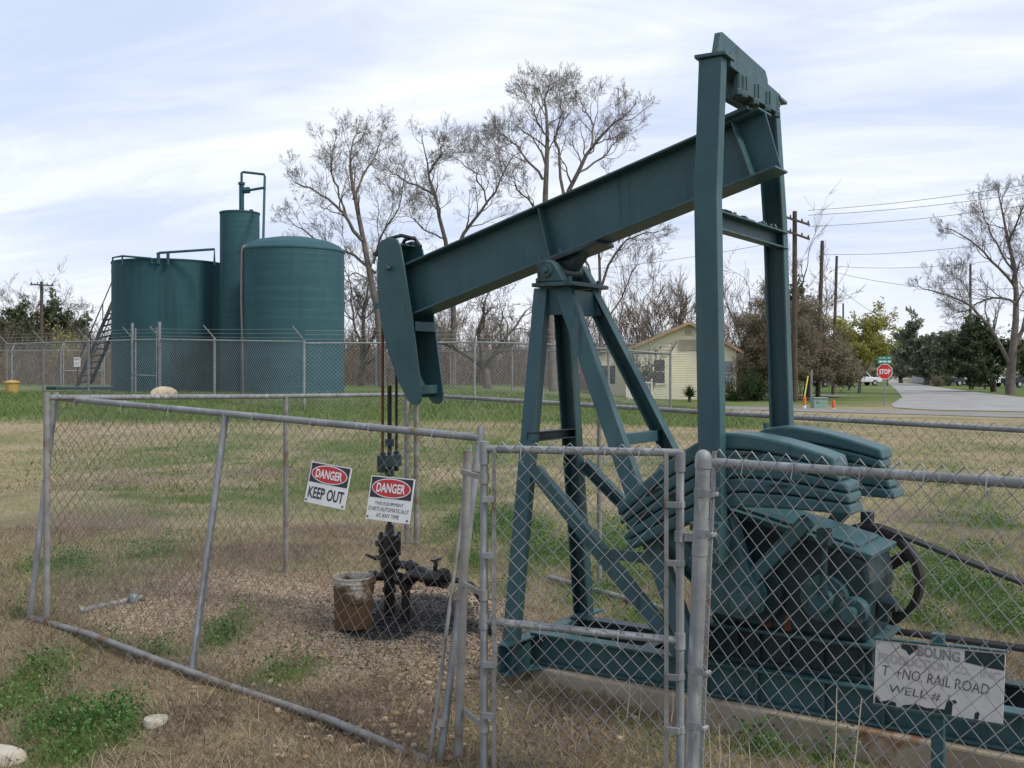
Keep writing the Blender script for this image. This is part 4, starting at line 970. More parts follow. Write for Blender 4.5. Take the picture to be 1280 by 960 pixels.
# ------------------------------------------------------------------ tall security fence with barbed wire
def sec_fence(label, pts, hgt, post_u, arms, gates=(), w=.16, out=-1):
    t = thing("security_fence", label, "security fence", (*pts[0], 0), 0, "chain link security fence around the tank yard")
    P = [Vector((x, y, 0)) for x, y in pts]
    for i, (a, b) in enumerate(zip(P, P[1:])):
        za, zb = gz(a.x, a.y) + hgt, gz(b.x, b.y) + hgt
        A_, B_ = Vector((a.x, a.y, za)), Vector((b.x, b.y, zb))
        mb = MB(); mb.tube([A_, B_], .03, 6); mb.build("top_rail", GALV, t, True)
        n_ = Vector((-(b - a).y, (b - a).x, 0)).normalized(); n_ = n_ if n_.y < 0 else -n_
        chain("chain_mesh", (a.x, a.y, za - hgt), (b.x, b.y, zb - hgt), A_, B_, w, w, .0030, WIRE_FAR, t, 3)
        for k in range(3):
            o_ = n_ * (.12 * out * (k + 1)) + Vector((0, 0, .13 * (k + 1)))
            mb = MB(); L = (b - a).length; nn = max(2, int(L / 3)); mb.tube([A_.lerp(B_, j / nn) + o_ + Vector((0, 0, -.03 * math.sin(j * 2.1) ** 2)) for j in range(nn + 1)], .008, 3); mb.build("barbed_wire", WIRE_FAR, t)
        for u in post_u[i]:
            c = a.lerp(b, u); g = gz(c.x, c.y); mb = MB(); tp_ = Vector((c.x, c.y, g + hgt + .05))
            mb.tube([Vector((c.x, c.y, g - .2)), tp_], .045, 8); po = mb.build("post", GALV, t, True)
            if arms:
                mb = MB(); mb.tube([tp_, tp_ + n_ * (.42 * out) + Vector((0, 0, .42))], .022, 5); mb.build("barb_arm", GALV, po, True)
    return t
def xy(px, d): return ((px - 640) / F * d, d)
SF = sec_fence("front run of the security fence with barbed wire, before the green tanks", [xy(8, 45.5), xy(166, 39.6), xy(200, 38.5), xy(380, 32.3)], 2.1, [(.0, .32, .68, 1.0), (1.0,), (.42, 1.0)], True, w=.13, out=1)
for px, d_ in ((166, 39.6), (200, 38.5)):
    x, y = xy(px, d_); g = gz(x, y); mb = MB(); mb.tube([(x, y - .05, g), (x, y - .05, g + 2.75)], .055, 8); mb.build("gate_post", GALV, SF, True)
    x, y = xy(px + (4 if px < 180 else -3.5), d_); mb = MB(); mb.tube([(x, y - .05, g + .1), (x, y - .05, g + 2.55)], .03, 8); mb.build("gate_stile", GALV, SF, True)
mb = MB(); mb.tube([W(169, 469, 39.4), W(197, 470, 38.5)], .03, 6); mb.build("gate_rail", GALV, SF, True)
sec_fence("right run of the security fence ending at a corner post before the cream house", [xy(380, 32.3), xy(593, 33.8), xy(678, 35.2), xy(838, 37.5)], 2.05, [(1.0,), (1.0,), (.5, 1.0)], True, w=.13, out=1)
sec_fence("far run of the security fence behind, with a lower rail in view", [xy(838, 37.5), xy(640, 52), xy(563, 60), xy(470, 62)], 2.05, [(.6,), (0, 1.0), (.5, 1.0)], True, w=.17)
LB = sec_fence("rear left run of the security fence with its double gate, past the stair", [xy(-60, 60), xy(76, 60), xy(130, 60.5), xy(260, 63)], 2.1, [(.55, 1.0), (.06, .95, 1.0), (.6,)], True, w=.17)
mb = MB(); mb.tube([W(79, 463.5, 60), W(129, 463.5, 60.3)], .04, 6); mb.build("gate_rail", GALV, LB, True)
ws = thing("yard_sign", "small white notice sign wired to the security fence left of the stair", "sign", W(96.5, 452.5, 42.2))
mb = MB(); mb.box((0, 0, 0), (.26, .012, .38)); bd2 = mb.build("board", WHITE, ws, False, 0, world=False)
mb = MB(); mb.box((0, -.009, .115), (.20, .004, .08)); mb.build("header", FADE, bd2, False, 0, world=False)
for z_ in (-.02, -.09): mb = MB(); mb.box((0, -.009, z_), (.17, .004, .025)); mb.build("print_line", FADE, bd2, False, 0, world=False)
YEL = mat("yellow_plastic", (.50, .33, .10), (.42, .27, .09), 5, .6)
c = on(15, 43.5); mb = MB(); mb.lathe((c.x, c.y, c.z - .08), [(0, 0), (.23, 0), (.26, .1), (.29, .50), (.33, .50), (.33, .56), (.24, .58), (.0, .62)], 20); o = mb.build("plastic_tub", YEL, None, True); tag(o, "yellow plastic tub with lid beside the leftmost security fence post", "tub")
c = on(205, 37.2); stone("boulder", "tan boulder in the grass at the foot of the fence gate", "boulder", (c.x, c.y, c.z + .12), (.50, .34, .30), mat("tan_rock", (.50, .42, .30), (.38, .31, .21), 5, .9, 0, .5, 20), 9)
c = on(600, 31); 
mb = MB(); q0 = on(58, 43.0); q1 = on(142, 43.2); mb.tube([q0 + Vector((0, 0, .22)), q1 + Vector((0, 0, .22))], .07, 8); o = mb.build("ground_pipe", TANKD, None, True); tag(o, "long green pipeline lying along the ground left of the flat tank", "pipe")

# ------------------------------------------------------------------ utility poles and wires
POLES = "wooden utility poles"
def pole(label, px, ytop, d, r, arms=(), lean_px=0, insul=True):
    b_ = on(px, d); top = W(px + lean_px, ytop, d); t = thing("utility_pole", label, "utility pole", b_, 0, POLES)
    mb = MB(); mb.tube([b_ - Vector((0, 0, .5)), b_.lerp(top, .5), top], [r, r * .85, r * .7], 9); mb.build("shaft", WOODP, t, True)
    for (y, x0, x1, y0, y1) in arms:
        a, b2 = W(x0, y0, d - .25), W(x1, y1, d - .25); mb = MB(); mb.beam(a, b2, .10, .13, (0, 0, 1)); ar = mb.build("crossarm", WOODP, t)
        for u in (.05, .3, .72, .95):
            p = a.lerp(b2, u); mb = MB(); mb.cyl(p, p + Vector((0, 0, .2)), .05, 6, .035); mb.build("insulator", IRON, ar, True)
    return t
pole("distant utility pole with one crossarm at the far left above the brush", 52, 352, 80, .16, [(0, 38, 67, 355.5, 357)])
pole("tall brown utility pole with two crossarms just right of the pitman arm", 993.5, 264, 56, .17, [(0, 978, 1012, 270, 281), (0, 978, 1012, 287, 299)])
pole("dark utility pole standing second in the row, without a crossarm", 1022, 301, 62, .15, (), 6)
pole("thin utility pole standing third in the row behind the yellow tree", 1041, 320, 74, .13, (), 5)
pole("short far utility pole peeking over the yellow tree", 1054, 379, 120, .14)
pole("slim dark utility pole in the yard right of the live oak", 1213, 330, 96, .15)
def wire(label, pts, r=.013):
    mb = MB(); mb.tube(pts, r, 4); o = mb.build("power_line", IRON, None, True); tag(o, label, "power line", "overhead power lines")
def sagw(p, q, s, n=14): return [p.lerp(q, k / n) - Vector((0, 0, 4 * s * (k / n) * (1 - k / n))) for k in range(n + 1)]
wire("uppermost power line leaving the two crossarm pole to the right edge", sagw(W(1010, 263, 56), W(1420, 205, 48), .3))
wire("second power line from the top, right of the two crossarm pole", sagw(W(1010, 269, 56), W(1420, 218, 48), .3))
wire("third power line, leaving the lower crossarm towards the right", sagw(W(1010, 283, 56), W(1420, 232, 50), .35))
wire("power line from the top of the dark pole without a crossarm", sagw(W(1028, 318, 62), W(1420, 268, 54), .6))
wire("power line climbing from the third pole into the bare tree", sagw(W(1046, 333, 74), W(1420, 290, 60), .8), .014)
wire("low sagging power line crossing the open sky above the live oak", sagw(W(1046, 341, 74), W(1420, 338, 66), 1.2), .016)
wire("drooping wire running down between the second and third poles", sagw(W(1028, 343, 62), W(1110, 400, 110), .3), .014)
wire("power line left of the pitman arm, passing behind the walking beam", sagw(W(985, 300, 56), W(500, 340, 72), .8), .012)

# ------------------------------------------------------------------ house, shed, far houses
CREAM = mat("cream_clapboard", (.82, .76, .55), (.75, .69, .49), 1.5, .8)
TAN = mat("tan_trim", (.40, .28, .165), (.33, .23, .14), 3, .8)
SHING = mat("brown_shingles", (.13, .105, .085), (.09, .075, .06), 4, .95)
GLASSD = mat("dark_window_glass", (.035, .04, .045), (.06, .065, .07), 1, .12)
GLASSL = mat("curtained_window", (.33, .36, .38), (.26, .29, .31), 2, .25)
hd = 60.0; hs = hd / F
hb = Vector(((850 - 640) * hs, hd, 0)); hz0 = H - (500 - HY) * hs - .05
hs_ = thing("house", "cream clapboard house with tan trimmed gable facing the street corner", "house", (hb.x, hb.y, hz0), math.radians(-6))
def hx(px): return (px - 850) * hs
def hzv(py): return H - (py - HY) * hs - hz0
xl, xr, xa = hx(784), hx(918), hx(861)
ze, za_ = hzv(438), hzv(405.5)
slope = (za_ - ze) / (xa - xl)
def half(z):   # gable extents at height z
    if z <= ze: return xl, xr
    return xa - (za_ - z) / slope, xa + (za_ - z) / slope * (xr - xa) / (xa - xl)
mb = MB()
mb.prism([(xl, .03, 0), (xr, .03, 0), (xr, .03, ze), (xa, .03, za_), (xl, .03, ze)], (0, 9, 0)); wall = mb.build("wall", CREAM, hs_, False, 0, world=False)
mb = MB(); z = 0.0; st_ = .135
while z < za_ - .1:
    z1 = min(z + st_, za_ - .02); (a0, a1), (b0, b1) = half(z), half(z1)
    mb.add([(a0, -.012, z), (a1, -.012, z), (b1, .022, z1), (b0, .022, z1)], [(0, 1, 2, 3)]); mb.add([(a0, -.012, z), (a1, -.012, z), (a1, .028, z), (a0, .028, z)], [(0, 1, 2, 3)]); z = z1
mb.build("clapboard_siding", CREAM, wall, False, 0, world=False)
for x_ in (xl, xr): mb = MB(); mb.box((x_, -.01, ze / 2), (.11, .06, ze)); mb.build("corner_trim", CREAM, wall, False, 0, world=False)
ov = .42
mb = MB()
for sgn, xe in ((-1, xl), (1, xr)):
    e = Vector((xe + sgn * .35, 0, ze - .35 * slope)); a = Vector((xa, 0, za_ + .04)); n_ = Vector((0, 1, 0))
    mb.prism([(e.x, -ov, e.z + .03), (a.x, -ov, a.z + .03), (a.x, -ov, a.z + .15), (e.x, -ov, e.z + .13)], (0, 9.8, 0))
rf_ = mb.build("roof", SHING, hs_, False, 0, world=False)
for sgn, xe in ((-1, xl), (1, xr)):
    e = Vector((xe + sgn * .37, -ov - .03, ze - .35 * slope)); a = Vector((xa, -ov - .03, za_ + .04)); mb = MB(); mb.prism([(e.x, e.y, e.z - .06), (a.x, a.y, a.z - .06), (a.x, a.y, a.z + .13), (e.x, e.y, e.z + .11)], (0, .05, 0)); mb.build("rake_board", TAN, rf_, False, 0, world=False)
def hwin(px0, px1, py0, py1, glass, bars):
    x0, x1, z1, z0 = hx(px0), hx(px1), hzv(py0), hzv(py1); mb = MB(); cx_, cz_ = (x0 + x1) / 2, (z0 + z1) / 2
    for (c, s) in (((x0, cz_), (.09, z1 - z0 + .18)), ((x1, cz_), (.09, z1 - z0 + .18)), ((cx_, z1 + .045), (x1 - x0 - .09, .09)), ((cx_, z0 - .045), (x1 - x0 - .09, .09))):
        mb.box((c[0], -.035, c[1]), (s[0], .06, s[1]))
    w_ = mb.build("window", CREAM, hs_, False, 0, world=False)
    mb = MB(); mb.box((cx_, -.02, cz_), (x1 - x0 - .09, .02, z1 - z0)); mb.build("pane", glass, w_, False, 0, world=False)
    mb = MB(); mb.box((cx_, -.04, cz_), (x1 - x0 - .09, .03, .05)); mb.build("meeting_rail", CREAM, w_, False, 0, world=False)
    if bars:
        mb = MB(); q = (x1 - x0) * .42; hh_ = (cz_ - z0) * .8; zc = (z0 + cz_) / 2
        mb.beam((cx_ - q, -.05, zc - hh_ / 2), (cx_ + q, -.05, zc + hh_ / 2), .02, .05, (0, 1, 0)); mb.build("lattice_bar", WHITE, w_, False, 0, world=False)
        mb = MB(); mb.beam((cx_ - q, -.075, zc + hh_ / 2), (cx_ + q, -.075, zc - hh_ / 2), .02, .05, (0, 1, 0)); mb.build("lattice_bar", WHITE, w_, False, 0, world=False)
hwin(817, 832, 450, 479, GLASSD, False); hwin(903, 916, 452, 481, GLASSL, True)
mb = MB(); mb.box((hx(860), -.05, hzv(415)), (.55, .05, .34)); vt = mb.build("gable_vent", CREAM, hs_, False, 0, world=False)
for k in range(5): mb = MB(); mb.box((hx(860), -.085, hzv(415) - .12 + k * .06), (.42, .02, .035), Matrix.Rotation(.5, 3, 'X')); mb.build("louver", TAN, vt, False, 0, world=False)
TANW = mat("beige_board", (.47, .41, .29), (.40, .35, .25), 3, .8)
for k in range(5): mb = MB(); mb.box((hx(860), -.045, hzv(436.5) + k * .125), (1.08, .03, .115)); mb.build("boarded_window", TANW, hs_, False, 0, world=False)
mb = MB(); mb.prism([(xl - 2.2, 3.0, 0), (xl, 3.0, 0), (xl, 3.0, ze + .35), (xl - 2.2, 3.0, ze - .35)], (0, 5, 0)); wg = mb.build("side_wing", CREAM, hs_, False, 0, world=False)
mb = MB(); mb.prism([(xl - 2.5, 2.7, ze - .40), (xl + .1, 2.7, ze + .42), (xl + .1, 2.7, ze + .52), (xl - 2.5, 2.7, ze - .29)], (0, 5.6, 0)); mb.build("roof", TAN, wg, False, 0, world=False)
mb = MB(); mb.box((xl - 1.1, 2.98, 1.5), (.8, .04, 1.1)); mb.build("window", GLASSD, wg, False, 0, world=False)

def simple_house(name, label, cat, px0, px1, ytop, yeave, ybase, d, wallm, roofm, depth, openings, yaw=0):
    s = d / F; b_ = Vector((((px0 + px1) / 2 - 640) * s, d, 0)); z0 = min(gz(b_.x, b_.y), H - (ybase - HY) * s)
    t = thing(name, label, cat, (b_.x, b_.y, z0), yaw); w = (px1 - px0) * s; he = H - (yeave - HY) * s - z0; hr = H - (ytop - HY) * s - z0
    mb = MB(); mb.box((0, depth / 2, he / 2), (w, depth, he)); mb.build("wall", wallm, t, False, 0, world=False)
    mb = MB(); mb.prism([(-w / 2 - .3, -.35, he), (-w / 2 - .3, depth + .35, he), (-w / 2 - .3, depth / 2, hr)], (w + .6, 0, 0)); mb.build("roof", roofm, t, False, 0, world=False)
    for (nm, u0, u1, v0, v1, mt) in openings:
        mb = MB(); mb.box(((u0 + u1 - 1) / 2 * w, -.02, (v0 + v1) / 2 * he), ((u1 - u0) * w, .05, (v1 - v0) * he)); mb.build(nm, mt, t, False, 0, world=False)
    return t
GREYW = mat("grey_boards", (.20, .185, .16), (.14, .13, .115), 2, .9); DARKO = mat("opening_shade_dark", (.014, .013, .012), (.02, .02, .02), 2, .9)  # DARKO: near-black panels on solid walls, painting the shade inside an open front
PALE = mat("pale_siding", (.50, .47, .46), (.44, .42, .40), 2, .8); GRN_S = mat("grey_green_siding", (.25, .30, .27), (.20, .25, .22), 2, .8); TINR = mat("tin_roof", (.28, .27, .27), (.2, .19, .19), 2, .5, .3)
simple_house("shed", "dark open fronted shed among the trees behind the security fence", "shed", 560, 636, 440, 450, 484, 88, GREYW, TINR, 6, [("opening_shade", .42, .86, .0, .78, DARKO)])
simple_house("house", "pale pinkish house half hidden beneath the live oak", "house", 1166, 1196, 457, 463, 478, 150, PALE, SHING, 8, [("window", .6, .85, .35, .75, GLASSD)])
simple_house("house", "grey green house behind the slim pole at the right", "house", 1196, 1226, 449, 458, 477, 135, GRN_S, SHING, 9, [("opening_shade", .1, .45, .0, .75, DARKO), ("window", .6, .85, .4, .75, GLASSD)])
simple_house("house", "low distant house seen left of the road past the stop sign", "house", 1106, 1136, 459, 463, 471, 260, PALE, SHING, 9, [("window", .3, .5, .3, .7, GLASSD)])

# ------------------------------------------------------------------ street furniture
ss = on(1105.5, 51); s = 51 / F
sp_ = thing("stop_sign", "red octagonal stop sign on a thin post topped by two green street name signs", "stop sign", ss)
zt = lambda py: H - (py - HY) * s - ss.z
mb = MB(); mb.cyl((0, 0, -.3), (0, 0, zt(446)), .032, 8); mb.build("post", GALV, sp_, True, 0, world=False)
Ro = 10.2 * s / math.cos(math.pi / 8) * .93; zc = zt(464.5)
def octa(r, y): return [(r * math.cos(math.pi / 8 + k * math.pi / 4), y, zc + r * math.sin(math.pi / 8 + k * math.pi / 4)) for k in range(8)]
mb = MB(); mb.prism(octa(Ro, -.05), (0, .01, 0)); pl = mb.build("plate", WHITE, sp_, False, 0, world=False)
mb = MB(); mb.add(octa(Ro * .93, -.054), [tuple(range(8))]); mb.build("face", REDP, pl, False, 0, world=False)
V, Fs = text_geo("STOP", Ro * 1.35, Ro * .62, .022); mb = MB(); mb.add([(x, -.058, z + zc) for x, _, z in V], Fs); mb.build("lettering", WHITE, pl, False, 0, world=False)
STG = mat("street_sign_green", (.03, .25, .17), (.03, .22, .15), 4, .4)
for k, (py, yaw) in enumerate(((452, .25), (447.5, -.9))):
    mb = MB(); mb.box((0, -.04, zt(py)), (.78, .012, .17), Matrix.Rotation(yaw, 3, 'Z')); pn = mb.build("street_name_plate", STG, sp_, False, 0, world=False)
    mb = MB(); Rz = Matrix.Rotation(yaw, 3, 'Z')
    for u, w_ in ((-.24, .12), (-.03, .2), (.24, .16)):
        mb = MB(); mb.box(Vector((0, -.04, zt(py))) + Rz @ Vector((u, -.009, 0)), (w_, .004, .07), Rz); mb.build("worn_print", WHITE, pn, False, 0, world=False)
ORANGE = mat("orange_marker", (.62, .13, .03), (.55, .11, .03), 5, .5)
for px, d_, yt, lab in ((1005.5, 45.5, 495, "orange white based marker post nearest the pitman arm, left of the utility box"), (1042, 45.5, 500, "orange marker post standing alone right of the utility box")):
    c = on(px, d_); z1 = H - (yt - HY) / F * d_ - c.z; t = thing("marker_post", lab, "marker post", c, 0, "orange marker posts along the street")
    mb = MB(); mb.lathe((0, 0, 0), [(.075, .12 if px < 1020 else 0), (.075, z1 - .08), (.05, z1), (0, z1)], 12); mb.build("post", ORANGE, t, True, 0, world=False)
    mb = MB(); mb.lathe((0, 0, 0), [(.078, -.2), (.078, .14 if px < 1020 else .03), (0, .141 if px < 1020 else .031)], 12); mb.build("sleeve", WHITE, t, True, 0, world=False)
UB = mat("utility_green", (.22, .33, .28), (.19, .29, .245), 3, .6)
c = on(1026, 46.2); t = thing("utility_box", "pale green utility pedestal box on the lawn between orange markers", "utility box", c)
mb = MB(); mb.box((0, .25, .19), (.62, .5, .46)); mb.build("cabinet", UB, t, False, .02, world=False)
mb = MB(); mb.box((0, .25, .44), (.66, .56, .05)); mb.build("lid", UB, t, False, .015, world=False)
mb = MB(); mb.box((-.12, -.012, .26), (.1, .02, .06)); mb.build("latch_plate", GALV, t, False, 0, world=False)
c = on(1004, 52); q = W(1010, 470, 52.5); mb = MB(); mb.tube([c, q], .035, 6); o = mb.build("guy_wire_guard", mat("guy_yellow", (.60, .52, .08), (.5, .42, .07), 3, .5), None, True); tag(o, "yellow guy wire guard leaning beside the utility poles", "guy wire guard")
mb = MB(); c = on(1013, 53.5); mb.tube([c - Vector((0, 0, .3)), W(1014.5, 462, 53.5)], .06, 7); o = mb.build("wooden_post", GALV_OLD, None, True); tag(o, "short grey post next to the yellow guy wire guard", "post")
c = on(1109, 120); t = thing("mailbox", "dark mailbox on a post behind the stop sign", "mailbox", c)
mb = MB(); mb.beam((0, 0, -.2), (0, 0, 1.0), .1, .1, (1, 0, 0)); mb.build("post", WOODP, t, False, 0, world=False)
mb = MB(); mb.xz([(-.28, 1.0), (.28, 1.0), (.28, 1.3), (.2, 1.42), (0, 1.48), (-.2, 1.42), (-.28, 1.3)], -.3, .4); mb.build("box", BLACK, t, False, 0, world=False)
# small white picket stretch by the house
pk = thing("yard_fence", "low pale wire yard fence at the left front of the cream house", "fence", on(803, 52))
for px in (786, 795, 804, 814.5):
    c = on(px, 52); mb = MB(); mb.cyl(c, c + Vector((0, 0, 1.15 if px > 814 else 1.0)), .035, 6); mb.build("post", WHITE, pk)
a_, b2 = on(786, 52), on(814.5, 52)
for z_ in (.95, .1): mb = MB(); mb.cyl(a_ + Vector((0, -.03, z_)), b2 + Vector((0, -.03, z_)), .022, 6); mb.build("rail", WHITE, pk)
chain("wire_mesh", a_ + Vector((0, .02, .05)), b2 + Vector((0, .02, .05)), a_ + Vector((0, .02, .95)), b2 + Vector((0, .02, .95)), .12, .12, .006, WHITE, pk, 3)

# ------------------------------------------------------------------ vehicles
CARG = mat("car_glass", (.02, .024, .028), (.03, .035, .04), 1, .08); TYRE = mat("tyre_rubber", (.014, .014, .014), (.02, .02, .02), 4, .85); RIM = mat("wheel_rim", (.45, .46, .47), (.38, .39, .4), 4, .35, .5)
TAIL = mat("tail_lamp", (.30, .015, .012), (.25, .012, .01), 3, .25)
def vehicle(label, cat, name, px, ybase, d, yaw, paint, kind):
    c = on(px, d); zb_ = max(c.z, H - (ybase - HY) / F * d) if False else c.z
    t = thing(name, label, cat, (c.x, d, zb_), yaw)
    L, Wd = (4.9, 1.85)
    if kind == "suv": side = [(-2.4, .45), (-2.45, .95), (-2.3, 1.08), (-1.35, 1.12), (-2.2, 1.12)]
    body = [(-2.42, .42), (2.40, .42), (2.45, .70), (2.38, .92), (1.1, 1.02), (-2.32, 1.02), (-2.45, .9)]
    if kind == "pickup": cab = [(-.75, 1.0), (-.62, 1.62), (.55, 1.64), (1.12, 1.0)]; gl = [(-.62, 1.06), (-.52, 1.54), (.48, 1.56), (.92, 1.06)]
    elif kind == "suv": cab = [(-2.30, 1.0), (-2.05, 1.66), (.45, 1.68), (1.15, 1.0)]; gl = [(-2.1, 1.06), (-1.92, 1.56), (.38, 1.58), (.92, 1.06)]
    else: cab = [(-1.8, 1.0), (-1.05, 1.42), (.35, 1.43), (1.2, 1.0)]; gl = [(-1.5, 1.04), (-.95, 1.36), (.30, 1.37), (.95, 1.04)]
    mb = MB(); mb.xz(body, -Wd / 2, Wd / 2); bd_ = mb.build("body", paint, t, False, .07, world=False)
    mb = MB(); mb.xz(cab, -Wd / 2 + .1, Wd / 2 - .1); mb.build("cab", paint, t, False, .07, world=False)
    for sg_ in (-1, 1):
        mb = MB(); y_ = sg_ * (Wd / 2 - .095); mb.xz(gl, y_ - .008, y_ + .008); mb.build("side_window", CARG, t, False, 0, world=False)
    mb = MB(); (x0, z0_), (x1, z1_) = cab[0], cab[1]; mb.prism([(x0 - .02, -Wd / 2 + .2, z0_ + .07), (x0 - .02, Wd / 2 - .2, z0_ + .07), (x1 - .03, Wd / 2 - .25, z1_ - .1), (x1 - .03, -Wd / 2 + .25, z1_ - .1)], (.02, 0, .0)); mb.build("rear_window", CARG, t, False, 0, world=False)
    mb = MB(); (x0, z0_), (x1, z1_) = cab[3], cab[2]; mb.prism([(x0 + .02, -Wd / 2 + .2, z0_ + .05), (x0 + .02, Wd / 2 - .2, z0_ + .05), (x1 + .03, Wd / 2 - .25, z1_ - .08), (x1 + .03, -Wd / 2 + .25, z1_ - .08)], (.02, 0, 0)); mb.build("windscreen", CARG, t, False, 0, world=False)
    for sg_ in (-1, 1):
        mb = MB(); mb.box((-2.44, sg_ * .75, .82), (.05, .22, .16)); mb.build("tail_lamp", TAIL, t, False, 0, world=False)
        mb = MB(); mb.box((2.42, sg_ * .7, .78), (.06, .3, .13)); mb.build("headlamp", WHITE, t, False, 0, world=False)
        for x_ in (-1.5, 1.5):
            mb = MB(); mb.cyl((x_, sg_ * (Wd / 2 - .22), .34), (x_, sg_ * (Wd / 2 + .01), .34), .34, 20); w_ = mb.build("wheel", TYRE, t, True, .02, world=False)
            mb = MB(); mb.cyl((x_, sg_ * (Wd / 2), .34), (x_, sg_ * (Wd / 2 + .025), .34), .2, 14); mb.build("rim", RIM, w_, False, 0, world=False)
    return t
WHC = mat("white_car_paint", (.66, .67, .68), (.62, .63, .64), 2, .25); SILV = mat("silver_car_paint", (.38, .40, .42), (.34, .36, .38), 2, .25, .3); DKC = mat("dark_car_paint", (.03, .035, .045), (.03, .03, .04), 2, .2)
VG = "vehicles parked in the far yards"
for a in (("white sport utility car parked on the lawn left of the stop sign", "car", "parked_car", 1074, 476, 122, math.radians(12), WHC, "suv"),
          ("silver pickup truck at the edge of the yellow tree", "truck", "pickup_truck", 1041, 476, 112, math.radians(195), SILV, "pickup"),
          ("grey sedan behind the security fence beside the samson post", "car", "parked_car", 697, 484, 92, math.radians(75), SILV, "suv"),
          ("white car in front of the pinkish house under the oak", "car", "parked_car", 1187, 478, 128, math.radians(170), WHC, "sedan"),
          ("white car behind the board fence at the far right", "car", "parked_car", 1237, 479, 112, math.radians(8), WHC, "sedan"),
          ("dark pickup truck in the shade of the grey green house", "truck", "pickup_truck", 1205, 478, 120, math.radians(20), DKC, "pickup"),
          ("dark car parked at the right edge beyond the big trunk", "car", "parked_car", 1284, 480, 108, math.radians(10), DKC, "sedan"),
          ("dark pickup truck parked between the house and the security fence", "truck", "pickup_truck", 768, 486, 78, math.radians(80), DKC, "pickup")):
    vehicle(*a)["group"] = VG
bf = thing("board_fence", "weathered low board fence in the yard right of the slim pole", "fence", on(1226, 95))
for px in (1216, 1231, 1242):
    c = on(px, 95); mb = MB(); mb.beam(c - Vector((0, 0, .2)), c + Vector((0, 0, 1.15)), .14, .14, (1, 0, 0)); mb.build("post", WOODP, bf)
for z_ in (.35, .7, 1.02): mb = MB(); mb.beam(on(1214, 95) + Vector((0, -.1, z_)), on(1244, 95) + Vector((0, -.1, z_)), .05, .16, (0, 1, 0)); mb.build("board", WOODP, bf)

# ------------------------------------------------------------------ trees
NP = {0: 9, 1: 10, 2: 9, 3: 7, 4: 5, 5: 4, 6: 3}
def skeleton(seed, Ht, r0, fork=.2, nl=4, limb=.62, ang=(.3, .75), up=.10, wob=.15, levels=5, kids=(4, 4, 4, 4, 3), ratio=.62, lean=(0, 0), rmin=.011, flat=1.0):
    r = np.random.default_rng(seed); out = [[] for _ in range(levels + 1)]
    def nz(v): return v / (np.linalg.norm(v) + 1e-9)
    def grow(p, d_, rad, L, lev):
        n = NP[lev]; pts = [p]; dirs = [d_]
        for i in range(n - 1):
            d_ = nz(d_ + r.normal(0, wob * (.45, .9, 1.1, .9, .65, .5, .5)[lev], 3) + np.array([0, 0, up * (1.0, 1.0, .7, .35, .25, .3, .3)[lev]]))
            p = p + d_ * (L / (n - 1)); pts.append(p); dirs.append(d_)
        rend = rad * (.72 if lev == 0 else .34)
        rr = np.maximum(np.linspace(rad, rend, n), rmin); out[lev].append((np.array(pts), rr))
        if lev == levels: return
        k = nl if lev == 0 else kids[lev - 1]
        for c in range(k + (0 if lev == 0 else int(r.random() < .5))):
            u = r.uniform(.72, 1.0) if lev == 0 else r.uniform(.25, .98)
            if c == 0: u = 1.0
            i = min(int(u * (n - 1)), n - 1); b0 = pts[i]; dd = dirs[i]
            az = r.uniform(0, 2 * np.pi) if lev > 0 else 2 * np.pi * (c + r.uniform(-.25, .25)) / k
            an = r.uniform(*ang) * (.45 if (c == 0) else 1.0) * (1.15 if lev > 1 else 1)
            a = np.cross(dd, [1, 0, 0]) if abs(dd[0]) < .8 else np.cross(dd, [0, 1, 0]); a = nz(a); b_ = np.cross(dd, a)
            nd = nz(dd * np.cos(an) + (a * np.cos(az) + b_ * np.sin(az)) * np.sin(an)); nd[2] *= flat; nd = nz(nd)
            Ln = (Ht * limb * r.uniform(.75, 1.1)) if lev == 0 else L * ratio * r.uniform(.65, 1.15) * (1.15 - .45 * u if c else 1.0)
            grow(b0, nd, max(rr[i] * (.84 if c == 0 else r.uniform(.5, .68) if lev < 2 else r.uniform(.45, .66)), rmin), Ln, lev + 1)
    d0 = nz(np.array([lean[0], lean[1], 1.0])); grow(np.array([0, 0, -.2]), d0, r0, Ht * fork + .2, 0)
    mz = np.percentile(np.concatenate([b[0][:, 2] for l in out[2:] for b in l]), 99.7); k = Ht / mz      # true height as asked
    return [[(p * k, q) for p, q in l] for l in out]
SIDES = {0: 9, 1: 6, 2: 5, 3: 4, 4: 3, 5: 3, 6: 3}
def tube_levels(sk, lv):
    parts = []
    for l in lv:
        if l < len(sk) and sk[l]:
            parts.append(tubes(np.stack([b[0] for b in sk[l]]), np.stack([b[1] for b in sk[l]]), SIDES[l]))
    return merge(parts)
def leafcloud(r, C, sig, size, aspect=.5):
    n = len(C); p = C + r.normal(0, 1, (n, 3)) * sig
    a = r.normal(size=(n, 3)); a /= np.linalg.norm(a, axis=1)[:, None]; b_ = r.normal(size=(n, 3)); b_ = np.cross(a, b_); b_ /= np.linalg.norm(b_, axis=1)[:, None]
    s = (size * r.uniform(.6, 1.3, n))[:, None]
    V = np.stack([p - a * s, p + b_ * s * aspect, p + a * s, p - b_ * s * aspect], 1).reshape(-1, 3)
    return V, np.arange(4 * n).reshape(-1, 4)
